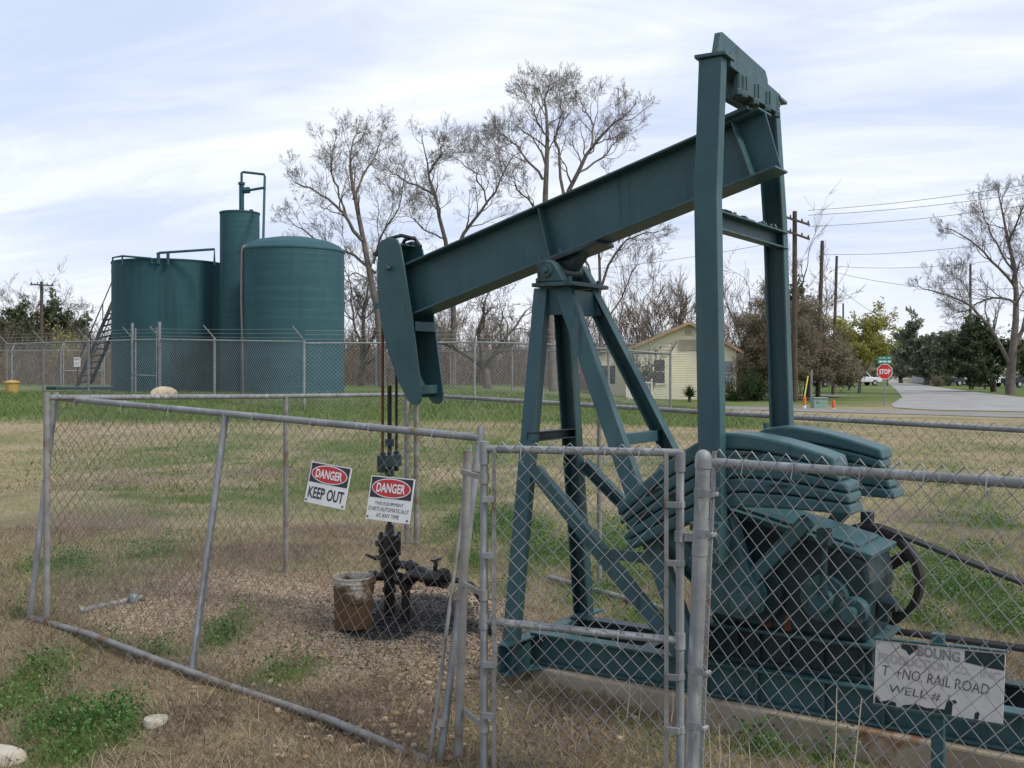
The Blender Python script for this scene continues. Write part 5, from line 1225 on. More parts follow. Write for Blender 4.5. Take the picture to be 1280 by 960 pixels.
def bare_tree(name, label, px, d, Ht, r0, seed, tm=BARK, cm=TWIG, group=None, sink=0, split=2, **kw):
    t = thing(name, label, "tree", on(px, d) - Vector((0, 0, sink)), 0, group)
    sk = skeleton(seed, Ht, r0, **kw)
    V, Q = tube_levels(sk, range(0, split + 1)); place("trunk", npmesh("trunk", V, Q, smooth_=True), tm, t, False)
    V, Q = tube_levels(sk, range(split + 1, 7)); place("crown", npmesh("crown", V, Q, smooth_=True), cm, t, False)
    return t, sk
def leafy_tree(name, label, cat, px, d, Ht, r0, seed, leaf, n, size, sig, tm=BARK_D, zmin=0.0, tiplev=(3, 4), twigs=True, group=None, aspect=.5, **kw):
    t = thing(name, label, cat, on(px, d), 0, group); sk = skeleton(seed, Ht, r0, levels=4, **kw); r = np.random.default_rng(seed + 100)
    V, Q = tube_levels(sk, range(0, 5 if twigs else 3)); place("trunk", npmesh("trunk", V, Q, smooth_=True), tm, t, False)
    tips = np.concatenate([b[0][len(b[0]) // 3:] for l in tiplev if l < len(sk) for b in sk[l]]); tips = tips[tips[:, 2] > zmin * Ht]
    keep = r.random(len(tips)) < .8; tips = tips[keep]
    C = tips[r.integers(0, len(tips), n)]
    V, Q = leafcloud(r, C, np.array([sig, sig, sig * .75]), size, aspect); V = V[:]; V[:, 2] = np.maximum(V[:, 2], .05); place("crown", npmesh("crown", V, Q), leaf, t, False)
    return t
LEAF_DK = islands("dark_evergreen_leaves", [(0, (.032, .046, .023)), (.5, (.070, .095, .045)), (1, (.13, .155, .08))])
LEAF_OAK = islands("live_oak_leaves", [(0, (.10, .115, .075)), (.5, (.19, .21, .14)), (1, (.30, .31, .22))])
LEAF_YEL = islands("yellow_leaves", [(0, (.22, .21, .04)), (.4, (.36, .35, .08)), (.75, (.46, .42, .12)), (1, (.22, .26, .09))])
LEAF_BRN = islands("brown_foliage", [(0, (.10, .08, .055)), (.45, (.21, .172, .12)), (.8, (.31, .26, .185)), (1, (.15, .16, .06))])
LEAF_GRN = islands("shrub_leaves", [(0, (.014, .032, .010)), (.6, (.034, .066, .018)), (1, (.075, .12, .035))])


def traced_tree(label, base_px, d, limbs, seed, r0, lmax=2.5, cm=TWIG, levels=5, kids=(11, 6, 5, 5), ang=(.35, .95), ratio=.63, rmin=.0055, wob=.2, dx=0, th=.70):
    """tree whose main limbs follow real ones, each at its own depth; everything finer grows by itself"""
    r = np.random.default_rng(seed); b = on(base_px, d); t = thing("bare_tree", label, "tree", b); B0 = np.array(b)
    out = [[] for _ in range(levels + 1)]
    def nz(v): return v / (np.linalg.norm(v) + 1e-9)
    def sub(p, d_, rad, L, lev):
        n = NP[lev]; pts = [p]
        for i in range(n - 1):
            d_ = nz(d_ + r.normal(0, wob * (1, 1, 1.0, .75, .5, .4)[lev], 3) + np.array([0, 0, (0, 0, .10, .06, .03, .02)[lev]])); p = p + d_ * (L / (n - 1)); pts.append(p)
        pts = np.array(pts); rr = np.maximum(np.linspace(rad, rad * .36, n), rmin); out[lev].append((pts, rr)); spawn(pts, rr, L, lev)
    def spawn(pts, rr, L, lev, lo=.22):
        if lev >= levels: return
        n = len(pts); k = kids[lev - 1]
        for c in range(k):
            u = lo + (1 - lo) * (c + r.random()) / k if c else 1.0
            f = u * (n - 1); i = min(int(f), n - 2); p = pts[i] + (pts[i + 1] - pts[i]) * (f - i); dd = nz(pts[i + 1] - pts[i])
            a = nz(np.cross(dd, r.normal(size=3))); an = r.uniform(*ang) * (.4 if c == 0 else 1.0)
            ln = (lmax * r.uniform(.55, 1.0) * (1.15 - .5 * u) * (.45 if c == 0 else 1) if lev == 1 else L * ratio * r.uniform(.6, 1.15) * (1.2 - .5 * u))
            sub(p, nz(dd * np.cos(an) + a * np.sin(an)), max(rr[i] * (.8 if c == 0 else r.uniform(.36, .56)), rmin), ln, lev + 1)
    for li, (pp, ra, rb, o0, o1) in enumerate(limbs):     # photo points, radius at both ends, depth offset at both ends
        m = len(pp); K = np.array([np.array(W(x, y, d + o0 + (o1 - o0) * k / (m - 1))) - B0 for k, (x, y) in enumerate(pp)])
        if li == 0: K = np.concatenate([[[0, 0, -.2]], K]); m += 1
        T = np.linspace(0, m - 1, 10); P = np.stack([np.interp(T, np.arange(m), K[:, j]) for j in range(3)], 1)
        for _ in range(2): P[1:-1] = P[1:-1] * .6 + (P[:-2] + P[2:]) * .2
        P[1:-1] += r.normal(0, .05, (8, 3)); rr = np.linspace(ra * th, rb * th, 10); out[1].append((P, rr))
        spawn(P, rr, np.linalg.norm(np.diff(P, axis=0), axis=1).sum(), 1, .45 if li == 0 else .12)
    V, Q = tube_levels(out, (1, 2)); place("trunk", npmesh("trunk", V, Q, smooth_=True), BARK, t, False)
    V, Q = tube_levels(out, range(3, 7)); place("crown", npmesh("crown", V, Q, smooth_=True), cm, t, False)
    return t
def cz_(l): return [(340 + x * .390625, 60 + y * .390625) for x, y in l]
traced_tree("bare grey tree leaning left, between the domed tank and the horsehead", 478, 60, [
    (cz_([(345, 950), (335, 760), (288, 615), (258, 480), (254, 400), (246, 345), (260, 295)]), .34, .04, 0, .5),
    (cz_([(288, 615), (238, 542), (195, 495), (130, 450), (75, 432)]), .16, .035, 0, -2.0),
    (cz_([(260, 485), (300, 392), (342, 330), (345, 290)]), .11, .03, .3, 2.2),
    (cz_([(332, 720), (250, 652), (190, 630), (110, 598), (48, 540)]), .13, .03, 0, 2.4),
    (cz_([(325, 690), (345, 600), (385, 555), (412, 495), (420, 435)]), .11, .03, 0, -2.2),
    (cz_([(240, 545), (205, 440), (185, 380), (200, 310)]), .09, .03, -.3, -2.6),
    (cz_([(338, 800), (300, 730), (255, 715), (235, 760)]), .08, .03, 0, 1.8)], 611, .34)
traced_tree("bare spreading tree behind the front half of the walking beam", 566, 63, [
    (cz_([(580, 950), (578, 760), (560, 612), (532, 522), (508, 452), (504, 390), (482, 300)]), .30, .04, 0, -.4),
    (cz_([(518, 470), (462, 442), (402, 412), (352, 372)]), .12, .03, 0, 2.2),
    (cz_([(572, 700), (606, 596), (660, 530), (700, 488), (742, 410), (772, 345)]), .18, .035, 0, -1.2),
    (cz_([(688, 500), (672, 440), (638, 390), (582, 350)]), .09, .03, -.6, 2.0),
    (cz_([(505, 400), (540, 340), (545, 310)]), .07, .03, -.2, -2.0),
    (cz_([(742, 410), (725, 345), (735, 315)]), .06, .025, -1.2, 1.0),
    (cz_([(560, 612), (500, 590), (460, 560), (440, 520)]), .08, .025, 0, -2.2)], 623, .30)
traced_tree("tallest bare tree, its crown rising above the middle of the walking beam", 692, 58, [
    (cz_([(890, 960), (886, 700), (868, 505), (866, 415), (886, 300), (890, 200), (856, 175), (886, 125)]), .36, .04, 0, .3),
    (cz_([(905, 640), (938, 462), (982, 398), (1022, 320), (1062, 258), (1116, 232), (1142, 205)]), .22, .035, 0, -1.8),
    (cz_([(934, 470), (915, 352), (905, 282), (928, 205), (925, 165)]), .14, .03, -.4, 1.8),
    (cz_([(1020, 322), (1032, 240), (996, 195), (986, 165)]), .10, .03, -1.2, .8),
    (cz_([(866, 420), (812, 350), (762, 292), (720, 272)]), .11, .03, .2, 2.4),
    (cz_([(886, 300), (844, 230), (834, 165)]), .09, .03, .2, -2.2),
    (cz_([(880, 560), (835, 500), (778, 452), (770, 400)]), .11, .03, 0, -2.0),
    (cz_([(982, 398), (1060, 350), (1100, 300), (1130, 270)]), .09, .03, -1.0, 1.6)], 637, .36)
traced_tree("bare tree with double trunk showing under the walking beam right of the samson post", 750, 66, [
    (cz_([(1050, 960), (1048, 770), (1050, 640), (1040, 540), (1075, 440)]), .22, .04, 0, .5),
    (cz_([(1046, 790), (1082, 668), (1118, 618), (1178, 598), (1228, 590)]), .13, .03, 0, -1.8),
    (cz_([(1040, 800), (1010, 690), (990, 640), (960, 600)]), .12, .03, 0, 1.8),
    (cz_([(1110, 622), (1150, 560), (1190, 500)]), .08, .03, -.8, 1.0),
    (cz_([(1050, 900), (1120, 800), (1150, 720), (1170, 690)]), .08, .03, 0, -2.0)], 641, .22)

hd_ = dict(nl=4, limb=.60, ang=(.34, .85), up=.08, wob=.18, kids=(5, 5, 5, 5, 4), ratio=.57, rmin=.0085)
bare_tree("bare_tree", "low gnarled bare tree filling the gap between horsehead and samson post", 610, 56, 7.5, .26, 58, fork=.24, **dict(hd_, ang=(.5, 1.0), up=.03))
bare_tree("bare_tree", "bare forked tree directly behind the domed tank's right edge", 452, 66, 10.5, .24, 61, fork=.2, **hd_)
def rz_(l): return [(960 + x * .25, 240 + y * .25) for x, y in l]
traced_tree("huge bare tree with thick pale trunk at the right edge", 1263, 74, [
    (rz_([(1212, 985), (1212, 880), (1225, 780), (1248, 640), (1245, 520), (1228, 380), (1200, 240), (1180, 110), (1150, 0)]), .58, .05, 0, .5),
    (rz_([(1208, 860), (1165, 760), (1130, 690), (1060, 620), (1010, 560), (960, 530), (830, 490), (770, 482)]), .24, .035, 0, -2.0),
    (rz_([(1246, 560), (1160, 520), (1060, 540), (1000, 600), (935, 605)]), .15, .03, 0, 2.5),
    (rz_([(1240, 480), (1150, 370), (1090, 320), (1040, 260), (940, 195), (880, 180)]), .17, .03, .2, -2.5),
    (rz_([(1205, 260), (1240, 150), (1275, 60), (1310, 10)]), .12, .03, .3, -2),
    (rz_([(1225, 790), (1290, 640), (1350, 500), (1400, 330)]), .26, .04, 0, 2.2),
    (rz_([(1285, 650), (1300, 450), (1290, 250), (1320, 120)]), .15, .03, .8, -1.5),
    (rz_([(1340, 520), (1440, 440), (1520, 330)]), .14, .03, 1.8, 0.5),
    (rz_([(1232, 400), (1130, 250), (1085, 130), (1060, 60)]), .11, .03, .2, 2.4),
    (rz_([(1215, 830), (1300, 760), (1400, 700), (1470, 690)]), .16, .03, 0, -2.0),
    (rz_([(1010, 560), (1000, 480), (940, 420)]), .06, .025, -1.6, -.5)], 653, .5, kids=(13, 6, 5, 5))
bare_tree("bare_tree", "slender bare tree behind the two crossarm pole", 1010, 78, 14.0, .20, 83, fork=.3, **dict(hd_, nl=3, limb=.6, ang=(.2, .5), kids=(4, 4, 4, 3, 3)))
bare_tree("bare_tree", "thin bare tree framed between the two pitman arms", 938, 72, 10.4, .17, 91, fork=.35, **dict(hd_, nl=3, ang=(.2, .55), limb=.55, kids=(4, 3, 3, 3, 3)))
bare_tree("bare_tree", "bare tree at the far left behind the single crossarm pole", 48, 96, 11.0, .24, 97, fork=.2, **hd_)
bare_tree("bare_tree", "pale bare tree left of the tank stair", 104, 92, 8.6, .2, 101, fork=.18, **hd_)
bare_tree("bare_tree", "bare tree standing apart behind the slim pole and live oak", 1222, 130, 12.5, .3, 109, fork=.2, **hd_)
# hedgerow of brushy bare trees
bk_ = dict(nl=7, limb=.78, ang=(.15, .55), up=.09, wob=.16, kids=(6, 6, 5, 3, 3), ratio=.55, fork=.08, levels=4)
HG = "brushy bare trees along the hedgerow"
HL = "brushy leafless tree in the hedgerow behind the security fence"
b1, _ = bare_tree("brush_tree", HL, 800, 80, 10.8, .14, 201, BARK, TWIG_B, HG, split=1, **bk_)
b2_, _ = bare_tree("brush_tree", HL, 850, 84, 10.0, .14, 207, BARK, TWIG_B, HG, split=1, **bk_)
b3, _ = bare_tree("brush_tree", HL, 520, 78, 7.0, .12, 213, BARK, TWIG_B, HG, split=1, **bk_)
rr = random.Random(12)
for i, (px, d_, sc) in enumerate(((770, 82, .8), (826, 90, 1.0), (885, 82, .95), (905, 90, .85), (740, 78, .7), (640, 84, .75), (560, 86, .8), (470, 84, .8), (440, 88, .75), (680, 90, .7), (600, 92, .7), (130, 100, .65), (75, 96, .7), (20, 100, .75), (-15, 98, .8), (150, 112, .7), (960, 95, .8), (360, 110, .6))):
    c = copy_thing((b1, b2_, b3)[i % 3], on(px, d_), rr.uniform(0, 6.28), HL, HG, (sc, sc, sc * rr.uniform(.9, 1.05)))
# evergreen and leafy trees
leafy_tree("evergreen_tree", "dark evergreen tree behind the single crossarm pole at the far left", "tree", 52, 88, 6.9, .22, 301, LEAF_DK, 18000, .18, .18, zmin=.12, nl=6, limb=.6, ang=(.4, 1.0), fork=.2, kids=(5, 5, 4, 3))
leafy_tree("evergreen_tree", "dark evergreen clump cut by the left edge of the picture", "tree", 8, 92, 6.0, .22, 305, LEAF_DK, 16000, .18, .19, zmin=.1, nl=6, limb=.6, ang=(.4, 1.0), fork=.2, kids=(5, 5, 4, 3))
leafy_tree("shrub_tree", "small yellow green shrub tree left of the tank stair", "tree", 86, 84, 4.6, .1, 309, LEAF_YEL, 700, .13, .4, tm=BARK, nl=5, limb=.6, ang=(.3, .8), fork=.2, kids=(4, 4, 3, 3))
leafy_tree("cedar_tree", "brown cedar with shaggy drooping crown between the pitman arms and the yellow tree", "tree", 972, 60, 6.3, .30, 311, LEAF_BRN, 60000, .17, .20, aspect=.12, tm=BARK, zmin=.22, nl=8, limb=.62, ang=(.5, 1.2), up=.02, fork=.3, kids=(6, 5, 4, 3))
leafy_tree("cedar_tree", "second brown cedar just left of the yellow tree", "tree", 1008, 66, 5.8, .24, 317, LEAF_BRN, 40000, .18, .22, aspect=.12, tm=BARK, zmin=.2, nl=7, limb=.62, ang=(.5, 1.15), up=.03, fork=.3, kids=(5, 5, 4, 3))
leafy_tree("green_topped_tree", "dull green topped tree rising over the brown cedars", "tree", 990, 68, 7.0, .2, 319, LEAF_DK, 9000, .14, .18, tm=BARK, zmin=.6, nl=6, limb=.62, ang=(.3, .8), fork=.3, kids=(5, 5, 4, 3))
leafy_tree("yellow_tree", "small tree with yellow autumn leaves left of the stop sign", "tree", 1074, 80, 6.6, .14, 323, LEAF_YEL, 13000, .12, .17, tm=BARK, zmin=.25, nl=6, limb=.62, ang=(.3, .8), fork=.24, kids=(5, 5, 4, 3))
leafy_tree("yellow_shrub", "dark based leafy shrub at the foot of the yellow tree", "shrub", 1061, 92, 2.8, .1, 327, LEAF_BRN, 2600, .10, .26, nl=6, limb=.7, ang=(.3, .9), fork=.1, kids=(4, 4, 3, 3))
leafy_tree("live_oak", "broad dark live oak over the road's right side behind the stop sign", "tree", 1158, 125, 7.2, .42, 331, LEAF_OAK, 46000, .24, .22, tm=BARK, zmin=.22, nl=7, limb=.85, ang=(.5, 1.15), up=.05, fork=.2, kids=(5, 5, 4, 3))
leafy_tree("live_oak", "smaller live oak left of the broad one, right above the road end", "tree", 1126, 150, 6.8, .35, 337, LEAF_OAK, 26000, .28, .26, tm=BARK, zmin=.2, nl=6, limb=.75, ang=(.5, 1.1), up=.05, fork=.2, kids=(5, 5, 4, 3))
leafy_tree("live_oak", "rightmost live oak of the row beside the pale house", "tree", 1190, 145, 7.0, .35, 341, LEAF_OAK, 26000, .28, .26, tm=BARK, zmin=.25, nl=6, limb=.75, ang=(.5, 1.1), up=.05, fork=.22, kids=(5, 5, 4, 3))
leafy_tree("evergreen_tree", "dark evergreen with low skirts behind the huge bare trunk", "tree", 1242, 84, 5.9, .25, 347, LEAF_DK, 20000, .16, .16, zmin=.1, nl=9, limb=.5, ang=(.7, 1.3), up=.0, fork=.6, kids=(5, 4, 4, 3))
leafy_tree("evergreen_tree", "dark evergreen cut by the right edge of the picture", "tree", 1288, 98, 5.4, .25, 349, LEAF_DK, 6000, .16, .4, zmin=.1, nl=7, limb=.55, ang=(.6, 1.2), fork=.4, kids=(5, 4, 4, 3))
leafy_tree("distant_tree", "faint green tree at the far end of the road", "tree", 1118, 290, 6.0, .3, 351, LEAF_OAK, 2500, .5, .8, zmin=.2, nl=6, limb=.7, ang=(.4, 1.0), fork=.2, kids=(4, 4, 3, 3))
leafy_tree("distant_tree", "faint brown tree left of the road's far end", "tree", 1092, 260, 6.5, .3, 353, LEAF_BRN, 2500, .45, .8, zmin=.2, nl=6, limb=.7, ang=(.4, 1.0), fork=.2, kids=(4, 4, 3, 3))
leafy_tree("garden_shrub", "round dark green shrub at the right corner of the cream house", "shrub", 934, 57, 1.75, .07, 357, LEAF_GRN, 4200, .065, .17, nl=9, limb=.62, ang=(.4, 1.2), up=.0, fork=.08, kids=(4, 4, 3, 3))
leafy_tree("low_shrub", "small shrub in the yard under the live oaks", "shrub", 1180, 118, 1.3, .05, 359, LEAF_DK, 1500, .09, .22, nl=7, limb=.7, ang=(.4, 1.1), fork=.1, kids=(4, 3, 3, 3))
leafy_tree("low_shrub", "shrub with reddish twigs left of the white car under the oak", "shrub", 1172, 112, 1.2, .05, 363, LEAF_BRN, 1200, .08, .2, nl=7, limb=.7, ang=(.4, 1.1), fork=.1, kids=(4, 3, 3, 3))
leafy_tree("sapling", "small sparsely leaved sapling in front of the cream house's left window", "tree", 812, 55, 3.1, .05, 367, LEAF_GRN, 420, .07, .1, tm=BARK, nl=6, limb=.8, ang=(.2, .6), fork=.08, kids=(4, 4, 3, 3), wob=.1)
# yucca
c = on(862, 55); t = thing("yucca", "spiky yucca plant by the wall of the cream house", "plant", c)
r = np.random.default_rng(5); n = 170; az = r.uniform(0, 6.283, n); el = r.uniform(.05, 1.5, n); Ln = r.uniform(.45, .75, n)
d3 = np.stack([np.cos(az) * np.cos(el), np.sin(az) * np.cos(el), np.sin(el)], 1); sd3 = np.stack([-np.sin(az), np.cos(az), 0 * az], 1) * .028
b0 = np.array([0, 0, .28]) + d3 * .03; mid3 = b0 + d3 * Ln[:, None] * .5; tip = b0 + d3 * Ln[:, None] - np.array([0, 0, 1.0]) * (.10 * np.cos(el))[:, None]
V = np.stack([b0 - sd3 * .7, b0 + sd3 * .7, mid3 + sd3, mid3 - sd3, tip], 1).reshape(-1, 3); i = np.arange(n)[:, None] * 5
place("leaves", npmesh("leaves", V, np.concatenate([i + k for k in (0, 1, 2, 3)], 1), np.concatenate([i + k for k in (3, 2, 4)], 1)), LEAF_GRN, t, False)
mb = MB(); mb.cyl((0, 0, -.1), (0, 0, .32), .09, 8); mb.build("stem", BARK, t, True, 0, world=False)
# undergrowth of the wood line: nobody could count it
def scrub(name, n, xr, yr, hr, seed, material, rad=.014):
    r = np.random.default_rng(seed); x = r.uniform(*xr, n); y = r.uniform(*yr, n); h = r.uniform(*hr, n) * (.4 + 1.0 * vn1(x, y, .12, 3))
    z = ground_z(x, y); N = 6; P = np.zeros((n, N, 3)); P[:, 0] = np.stack([x, y, z - .1], 1); d_ = np.stack([r.normal(0, .35, n), r.normal(0, .35, n), np.ones(n)], 1)
    for k in range(1, N):
        d_ = d_ + r.normal(0, .22, (n, 3)); P[:, k] = P[:, k - 1] + d_ / np.linalg.norm(d_, axis=1)[:, None] * (h / (N - 1))[:, None]
    V, Q = tubes(P, np.linspace(rad * 1.3, rad * .5, N)[None, :].repeat(n, 0), 3)
    o = place(name, npmesh(name, V, Q, smooth_=True), material); o["kind"] = "stuff"; return o
scrub("undergrowth", 9000, (-46, 20), (68, 100), (2.0, 6.5), 3, TWIG_B, .018)
def leafmass(name, n, xr, yr, hmax, seed, material, size):
    r = np.random.default_rng(seed); x = r.uniform(*xr, n); y = r.uniform(*yr, n); h = hmax * (.1 + 1.1 * vn2(x, y, .10, 3)) * r.random(n) ** .8
    C = np.stack([x, y, ground_z(x, y) + h], 1); V, Q = leafcloud(r, C, np.array([.1, .1, .1]), size)
    o = place(name, npmesh(name, V, Q), material); o["kind"] = "stuff"; return o
leafmass("undergrowth_leaves", 16000, (-75, -12), (92, 106), 4.6, 5, LEAF_DK, .17)
leafmass("undergrowth_leaves", 12000, (-75, 16), (96, 108), 5.0, 15, LEAF_BRN, .17)
leafmass("distant_woods", 9000, (-420, -90), (250, 420), 11.0, 7, LEAF_BRN, .9)
leafmass("distant_woods", 12000, (60, 330), (320, 460), 10.0, 9, LEAF_OAK, .9)
leafmass("distant_woods", 9000, (-90, 120), (200, 330), 9.0, 11, LEAF_BRN, .7)

# ------------------------------------------------------------------ grass, straw, weeds, gravel
def gsurf(x, y):
    mic = (vn1(x, y, 4.5, 4) - .5) * .035 + (vn2(x, y, 1.1, 2) - .5) * .05; c = PW(255, 905)
    return ground_z(x, y) + mic * (1 - smooth((y - 14) / 10)) + .07 * np.exp(-(((x - c.x) / .22) ** 2 + ((y - c.y) / .16) ** 2))
def sample(r, n, d0, d1, half=.56):
    y = r.uniform(d0, d1, n); x = r.uniform(-half, half, n) * y; return x, y
def inpad(x, y):
    u = (x - PO.x) * PU.x + (y - PO.y) * PU.y; v = (x - PO.x) * PV.x + (y - PO.y) * PV.y
    return (u > -.02) & (v > -.30) & (v < .30)
def blades(name, x, y, h, w, lean_, material, r, z0=0.0):
    n = len(x); z = gsurf(x, y) + z0; az = r.uniform(0, 6.283, n); la = r.uniform(0, 6.283, n); L = lean_ * r.uniform(.3, 1.0, n)
    b0 = np.stack([x, y, z - .004], 1); s = np.stack([np.cos(az), np.sin(az), 0 * az], 1) * (w * .5)[:, None]
    up = np.stack([np.cos(la) * np.sin(L), np.sin(la) * np.sin(L), np.cos(L)], 1) * h[:, None]
    md = b0 + up * .55; tip = b0 + up + np.stack([np.cos(la), np.sin(la), -np.ones(n) * .3], 1) * (h * .25)[:, None]
    V = np.stack([b0 - s, b0 + s, md + s * .8, md - s * .8, tip], 1).reshape(-1, 3); i = np.arange(n)[:, None] * 5
    o = place(name, npmesh(name, V, np.concatenate([i + k for k in (0, 1, 2, 3)], 1), np.concatenate([i + k for k in (3, 2, 4)], 1)), material); o["kind"] = "stuff"; return o
STRAW = islands("straw_colours", [(0, (.18, .125, .07)), (.4, (.34, .26, .15)), (.75, (.47, .385, .24)), (1, (.56, .48, .33))])
DEAD = islands("dead_weed_colours", [(0, (.075, .052, .04)), (.5, (.16, .115, .085)), (.85, (.26, .20, .15)), (1, (.40, .33, .25))])
GRASSM = islands("grass_colours", [(0, (.045, .08, .022)), (.45, (.105, .17, .045)), (.75, (.17, .235, .075)), (1, (.30, .30, .15))])
WEEDM = islands("weed_leaf_colours", [(0, (.034, .085, .022)), (.5, (.075, .165, .042)), (.85, (.125, .225, .068)), (1, (.19, .26, .10))])
MIXG = islands("dry_field_colours", [(0, (.13, .11, .05)), (.3, (.25, .21, .11)), (.55, (.38, .31, .175)), (.78, (.47, .39, .235)), (.80, (.10, .15, .04)), (1, (.19, .215, .07))])
r = np.random.default_rng(42)
# standing dry grass round the enclosure
x, y = sample(r, 95000, 3.5, 15); g = m_green(x, y); gv = m_gravel(x, y); br2 = m_brown(x, y)
k = (r.random(len(x)) > g * .8) & (r.random(len(x)) > gv * 1.25) & (r.random(len(x)) > br2 * .75) & (m_oil(x, y) < .2) & ~inpad(x, y); x, y = x[k], y[k]
blades("dry_grass", x, y, r.uniform(.015, .055, len(x)), r.uniform(.002, .0042, len(x)), 1.1, MIXG, r)
# straw lying flat
x, y = sample(r, 85000, 3.5, 10); k = (r.random(len(x)) > m_gravel(x, y) * 1.1) & (r.random(len(x)) > m_green(x, y) * 1.3) & (m_oil(x, y) < .2) & ~inpad(x, y); x, y = x[k], y[k]
blades("dry_straw", x, y, r.uniform(.03, .11, len(x)), r.uniform(.0014, .003, len(x)), 1.52, STRAW, r, .008)
# dead brown weed litter
x, y = sample(r, 140000, 3.5, 10); k = (r.random(len(x)) < np.clip(m_brown(x, y) * 1.3 + .22, 0, 1)) & (m_oil(x, y) < .2) & ~inpad(x, y) & (r.random(len(x)) > m_gravel(x, y) * .8) & (r.random(len(x)) > m_green(x, y) * 1.2); x, y = x[k], y[k]
blades("dead_weeds", x, y, r.uniform(.03, .11, len(x)), r.uniform(.002, .0045, len(x)), 1.4, DEAD, r, .004)
# green grass
x, y = sample(r, 260000, 3.5, 14); g = m_green(x, y); k = (r.random(len(x)) < g ** 1.3) & (m_oil(x, y) < .2) & ~inpad(x, y); x, y = x[k], y[k]
blades("green_grass", x, y, r.uniform(.025, .085, len(x)), r.uniform(.0025, .005, len(x)), 1.0, GRASSM, r)
# broad leaved weeds
x, y = sample(r, 620000, 3.5, 11.5); g = m_green(x, y); k = (g > .45) & (r.random(len(x)) < (g - .35) * 1.1 * (.25 + 1.2 * (vn2(x, y, 5, 2) > .5))) & ~inpad(x, y) & (m_oil(x, y) < .2); x, y = x[k], y[k]
hh_ = r.random(len(x)) ** 1.3 * .12 * (.5 + vn3(x, y, 7, 2))
C = np.stack([x, y, gsurf(x, y) + hh_], 1); V, Q = leafcloud(r, C, np.array([.012, .012, .008]), .0105, .6)
o = place("leafy_weeds", npmesh("leafy_weeds", V, Q), WEEDM); o["kind"] = "stuff"
# field further out
x, y = sample(r, 90000, 13, 46, .56); k = ~((x > 9) & (y > 33)); x, y = x[k], y[k]; g = m_green(x, y); dry_ = r.random(len(x)) > g
blades("field_grass", x[dry_], y[dry_], r.uniform(.025, .08, dry_.sum()), r.uniform(.007, .014, dry_.sum()), 1.15, MIXG, r)
gg = ~dry_; blades("field_green", x[gg], y[gg], r.uniform(.05, .15, gg.sum()) * np.where(y[gg] > 26, 1.4, .7), r.uniform(.009, .018, gg.sum()), 1.0, GRASSM, r)
x, y = sample(r, 26000, 27, 44, .56); k = (x < 7) & (r.random(len(x)) < m_green(x, y)); x, y = x[k], y[k]
blades("berm_grass", x, y, r.uniform(.06, .22, len(x)), r.uniform(.012, .022, len(x)), 1.1, GRASSM, r)
# gravel
ico = np.array([(0, -1, .618), (0, 1, .618), (0, -1, -.618), (0, 1, -.618), (.618, 0, 1), (-.618, 0, 1), (.618, 0, -1), (-.618, 0, -1), (1, .618, 0), (-1, .618, 0), (1, -.618, 0), (-1, -.618, 0)]) / 1.17
icof = np.array([(0, 4, 5), (0, 5, 11), (0, 11, 2), (0, 2, 10), (0, 10, 4), (4, 10, 8), (4, 8, 1), (4, 1, 5), (5, 1, 9), (5, 9, 11), (11, 9, 7), (11, 7, 2), (2, 7, 6), (2, 6, 10), (10, 6, 8), (8, 6, 3), (8, 3, 1), (1, 3, 9), (9, 3, 7), (7, 3, 6)])
def pebbles(name, x, y, s, material):
    n = len(x); P = ico[None] * (s[:, None] * r.uniform(.55, 1.2, (n, 3)))[:, None, :] * r.uniform(.75, 1.1, (n, 12, 1)) * np.array([1, 1, .7])
    a = r.uniform(0, 6.283, n); c, s_ = np.cos(a)[:, None], np.sin(a)[:, None]; X = P[..., 0] * c - P[..., 1] * s_; Y = P[..., 0] * s_ + P[..., 1] * c
    V = np.stack([X + x[:, None], Y + y[:, None], P[..., 2] + (gsurf(x, y) + s * .25)[:, None]], -1).reshape(-1, 3)
    o = place(name, npmesh(name, V, None, (icof[None] + (np.arange(n) * 12)[:, None, None]).reshape(-1, 3)), material); o["kind"] = "stuff"; return o
GRVM = islands("gravel_colours", [(0, (.12, .08, .052)), (.35, (.23, .168, .112)), (.7, (.345, .268, .185)), (.95, (.45, .375, .275)), (1, (.58, .52, .42))], .9)
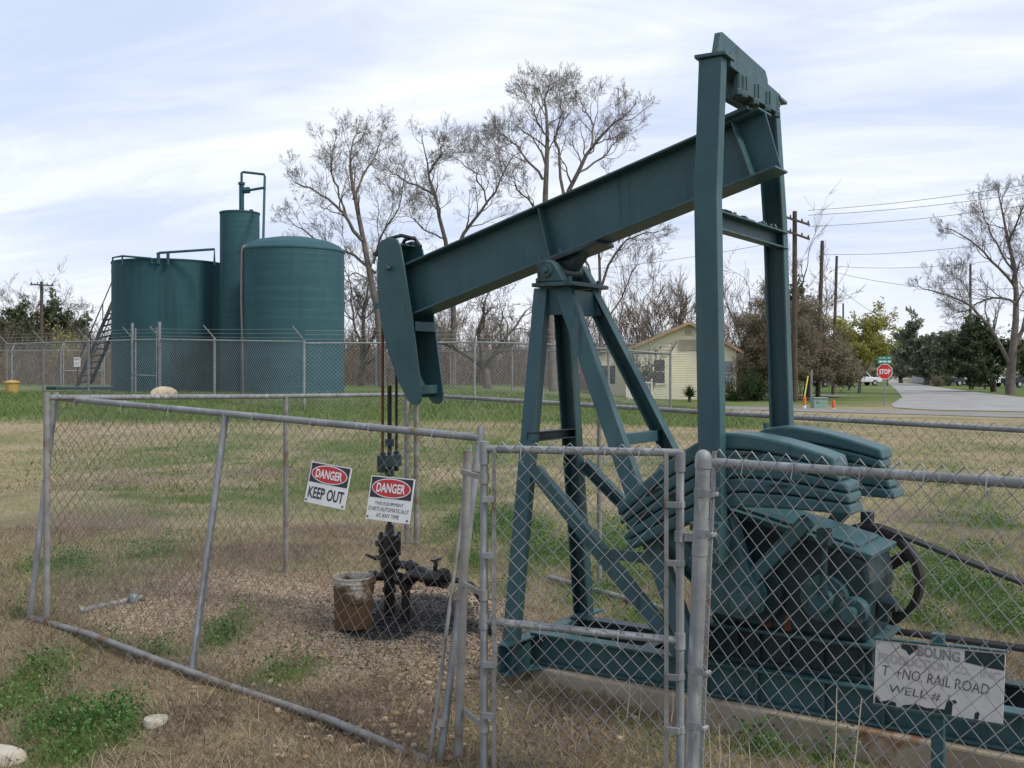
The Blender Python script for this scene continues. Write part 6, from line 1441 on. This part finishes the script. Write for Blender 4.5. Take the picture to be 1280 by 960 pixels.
x, y = sample(r, 170000, 3.7, 9); k = (r.random(len(x)) < np.clip(m_gravel(x, y) * 1.1 + .025, 0, 1)) & (r.random(len(x)) > m_oil(x, y) * 1.6) & ~inpad(x, y); x, y = x[k], y[k]
pebbles("gravel", x, y, r.uniform(.003, .0075, len(x)), GRVM)
x, y = sample(r, 70000, 5, 7.5, .3); k = (r.random(len(x)) < m_oil(x, y) * .9) & ~inpad(x, y); pebbles("oily_gravel", x[k], y[k], r.uniform(.003, .010, k.sum()), BLACK)
STN = islands("stone_colours", [(0, (.36, .26, .14)), (.5, (.50, .40, .25)), (1, (.62, .56, .45))], .9)
xs, ys = [], []
for px, py, n, sg_ in ((430, 905, 60, .22), (560, 850, 35, .25), (330, 850, 14, .3), (690, 900, 16, .3), (230, 870, 12, .3), (880, 900, 12, .2), (1060, 915, 10, .2), (620, 820, 18, .2), (480, 930, 30, .2)):
    c = PW(px, py); xs.append(c.x + r.normal(0, sg_, n)); ys.append(c.y + r.normal(0, sg_ * .6, n))
pebbles("loose_stones", np.concatenate(xs), np.concatenate(ys), r.uniform(.010, .026, sum(len(a) for a in xs)), STN)
# single dead stalks in front of the pad
STK = mat("dry_stalk", (.50, .43, .31), (.40, .33, .22), 10, .9)
for i, (x0, y0, x1, y1, dd) in enumerate(((1058, 962, 1077, 872, 3.75), (1040, 955, 1046, 860, 3.95), (886, 945, 886, 912, 3.95), (897, 950, 899, 905, 3.95), (909, 950, 911, 918, 3.95), (936, 945, 936, 928, 4.0), (783, 900, 787, 845, 4.75), (838, 900, 841, 862, 4.7), (798, 895, 801, 862, 4.75))):
    a, b_ = W(x0, y0, dd), W(x1, y1, dd); a.z = min(a.z, gz(a.x, a.y)); md = a.lerp(b_, .5) + Vector((.008, .01, .0)); mb = MB(); mb.tube([a, md, b_], [.003, .0026, .0018], 5)
    o = mb.build("dead_stalk", STK, None, True)
    tag(o, "pale dry weed stalk standing in front of the concrete pad" if i > 0 else "tallest pale dry stalk, leaning right below the lease sign", "weed", "dry weed stalks by the pad")
